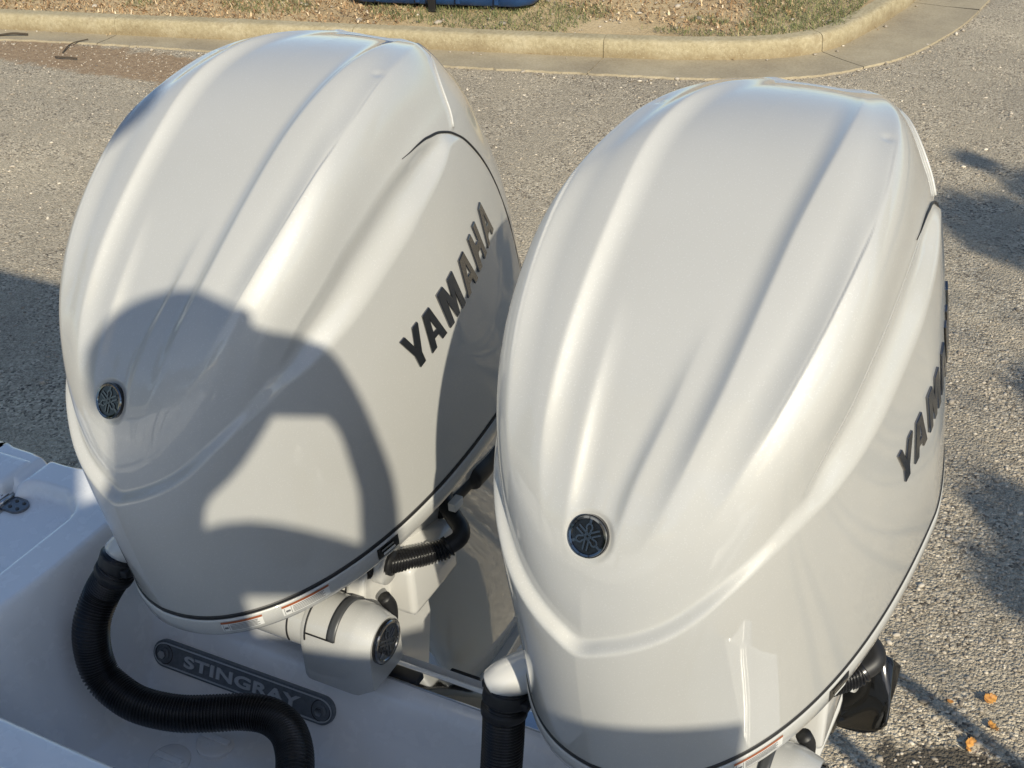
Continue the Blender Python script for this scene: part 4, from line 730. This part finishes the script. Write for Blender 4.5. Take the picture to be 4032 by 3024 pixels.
# two low bare limbs throw the sharp diagonal shadows
for (a0, a1, h0, h1, r0) in (((-.32, 2.87), (.16, 2.62), 1.1, 1.5, .030), ((-.45, 2.57), (-.20, 2.43), 1.1, 1.4, .032)):
    p0 = np.array([*a0, 0]) + s_ * (h0 / s_[2]) - TO; p1 = np.array([*a1, 0]) + s_ * (h1 / s_[2]) - TO; d_ = p1 - p0
    link('low_limb', tube_mesh(catmull([tuple(p0), tuple((p0 + p1) / 2 + [0, 0, .01]), tuple(p1), tuple(p1 + d_ * 1.2 + [.2, -.1, .1]), (-.5, .3, 3.2), (-.05, .06, 3.4)], 8), np.r_[np.linspace(r0 * .8, r0, 20), np.linspace(r0, .05, 21)], 10), M_WOOD, tree)

# ================================================================== TREES AND SHED behind the camera (seen only as reflections in the paint)
def yard_tree(loc, h, r, label, seed):
    rg = np.random.default_rng(seed); t_ = empty('yard_tree', loc); tag(t_, label, 'tree', 'trees around the yard')
    link('trunk', tube_mesh(catmull([(0, 0, 0), (.08, .05, h * .3), (-.05, .1, h * .6), (.05, 0, h * .85)], 6), np.linspace(.2, .06, 19), 10), M_WOOD, t_)
    cs_ = [np.array([rg.uniform(-.6, .6) * r, rg.uniform(-.6, .6) * r, h * rg.uniform(.45, .9)]) for _ in range(14)]; P_ = []
    for c_ in cs_:
        d_ = rg.normal(0, 1, (150, 3)); d_ /= np.linalg.norm(d_, axis=1)[:, None]; P_.append(c_ + d_ * rg.uniform(.3, 1, (150, 1)) ** .5 * r * .45)
        link('limb', tube_mesh([(0, 0, h * .35), tuple(c_ * [.5, .5, .8]), tuple(c_)], [.06, .04, .015], 6), M_WOOD, t_)
    P_ = np.vstack(P_); n_ = len(P_); a_ = rg.normal(0, 1, (n_, 3)); a_ /= np.linalg.norm(a_, axis=1)[:, None]; b_ = np.cross(a_, rg.normal(0, 1, (n_, 3))); b_ /= np.linalg.norm(b_, axis=1)[:, None]
    V_ = np.stack([P_ - a_ * .2, P_ + b_ * .11, P_ + a_ * .2, P_ - b_ * .11], 1).reshape(-1, 3); link('crown', me_from(V_, (np.arange(n_)[:, None] * 4 + np.arange(4)).tolist()), M_LEAFG, t_, False)
for i, (x, y, h, r, w_) in enumerate(((-16, -14, 7.5, 2.6, 'leftmost'), (-10, -19, 8.5, 3.0, 'second from left'), (-3.5, -21, 7., 2.6, 'middle'), (3.5, -24, 8.5, 3., 'fourth from left'), (17, -21, 8., 3.2, 'fifth from left'), (-14, -5, 7.5, 2.8, 'nearest on the left side'), (-16, 1, 7., 3., 'farthest on the left side'), (12, 3, 7., 2.8, 'nearest on the right side'), (10, 11, 7.5, 3., 'farthest on the right side'))):
    yard_tree((x, y, 0), h, r, 'green yard tree around the camera, ' + w_ + ', out of view', 40 + i)
sh = empty('boat_shed', (-7., -17., 0), .2); tag(sh, 'pale metal shed behind the camera, out of view', 'shed'); M_SHED = mat('shed_panel', (.55, .55, .52), .6)
link('wall', box_mesh((-3.5, -2.5, 0), (3.5, 2.5, 3.0), .02), M_SHED, sh); link('roof', prism_mesh([[(-2.9, 3.0), (2.9, 3.0), (0, 4.1)]], (-3.7, 0, 0), (0, 1, 0), (0, 0, 1), (1, 0, 0), 7.4), M_DKGREY, sh, False); link('door', box_mesh((-1.4, 2.5, 0), (1.4, 2.54, 2.5), .01), M_DKGREY, sh)
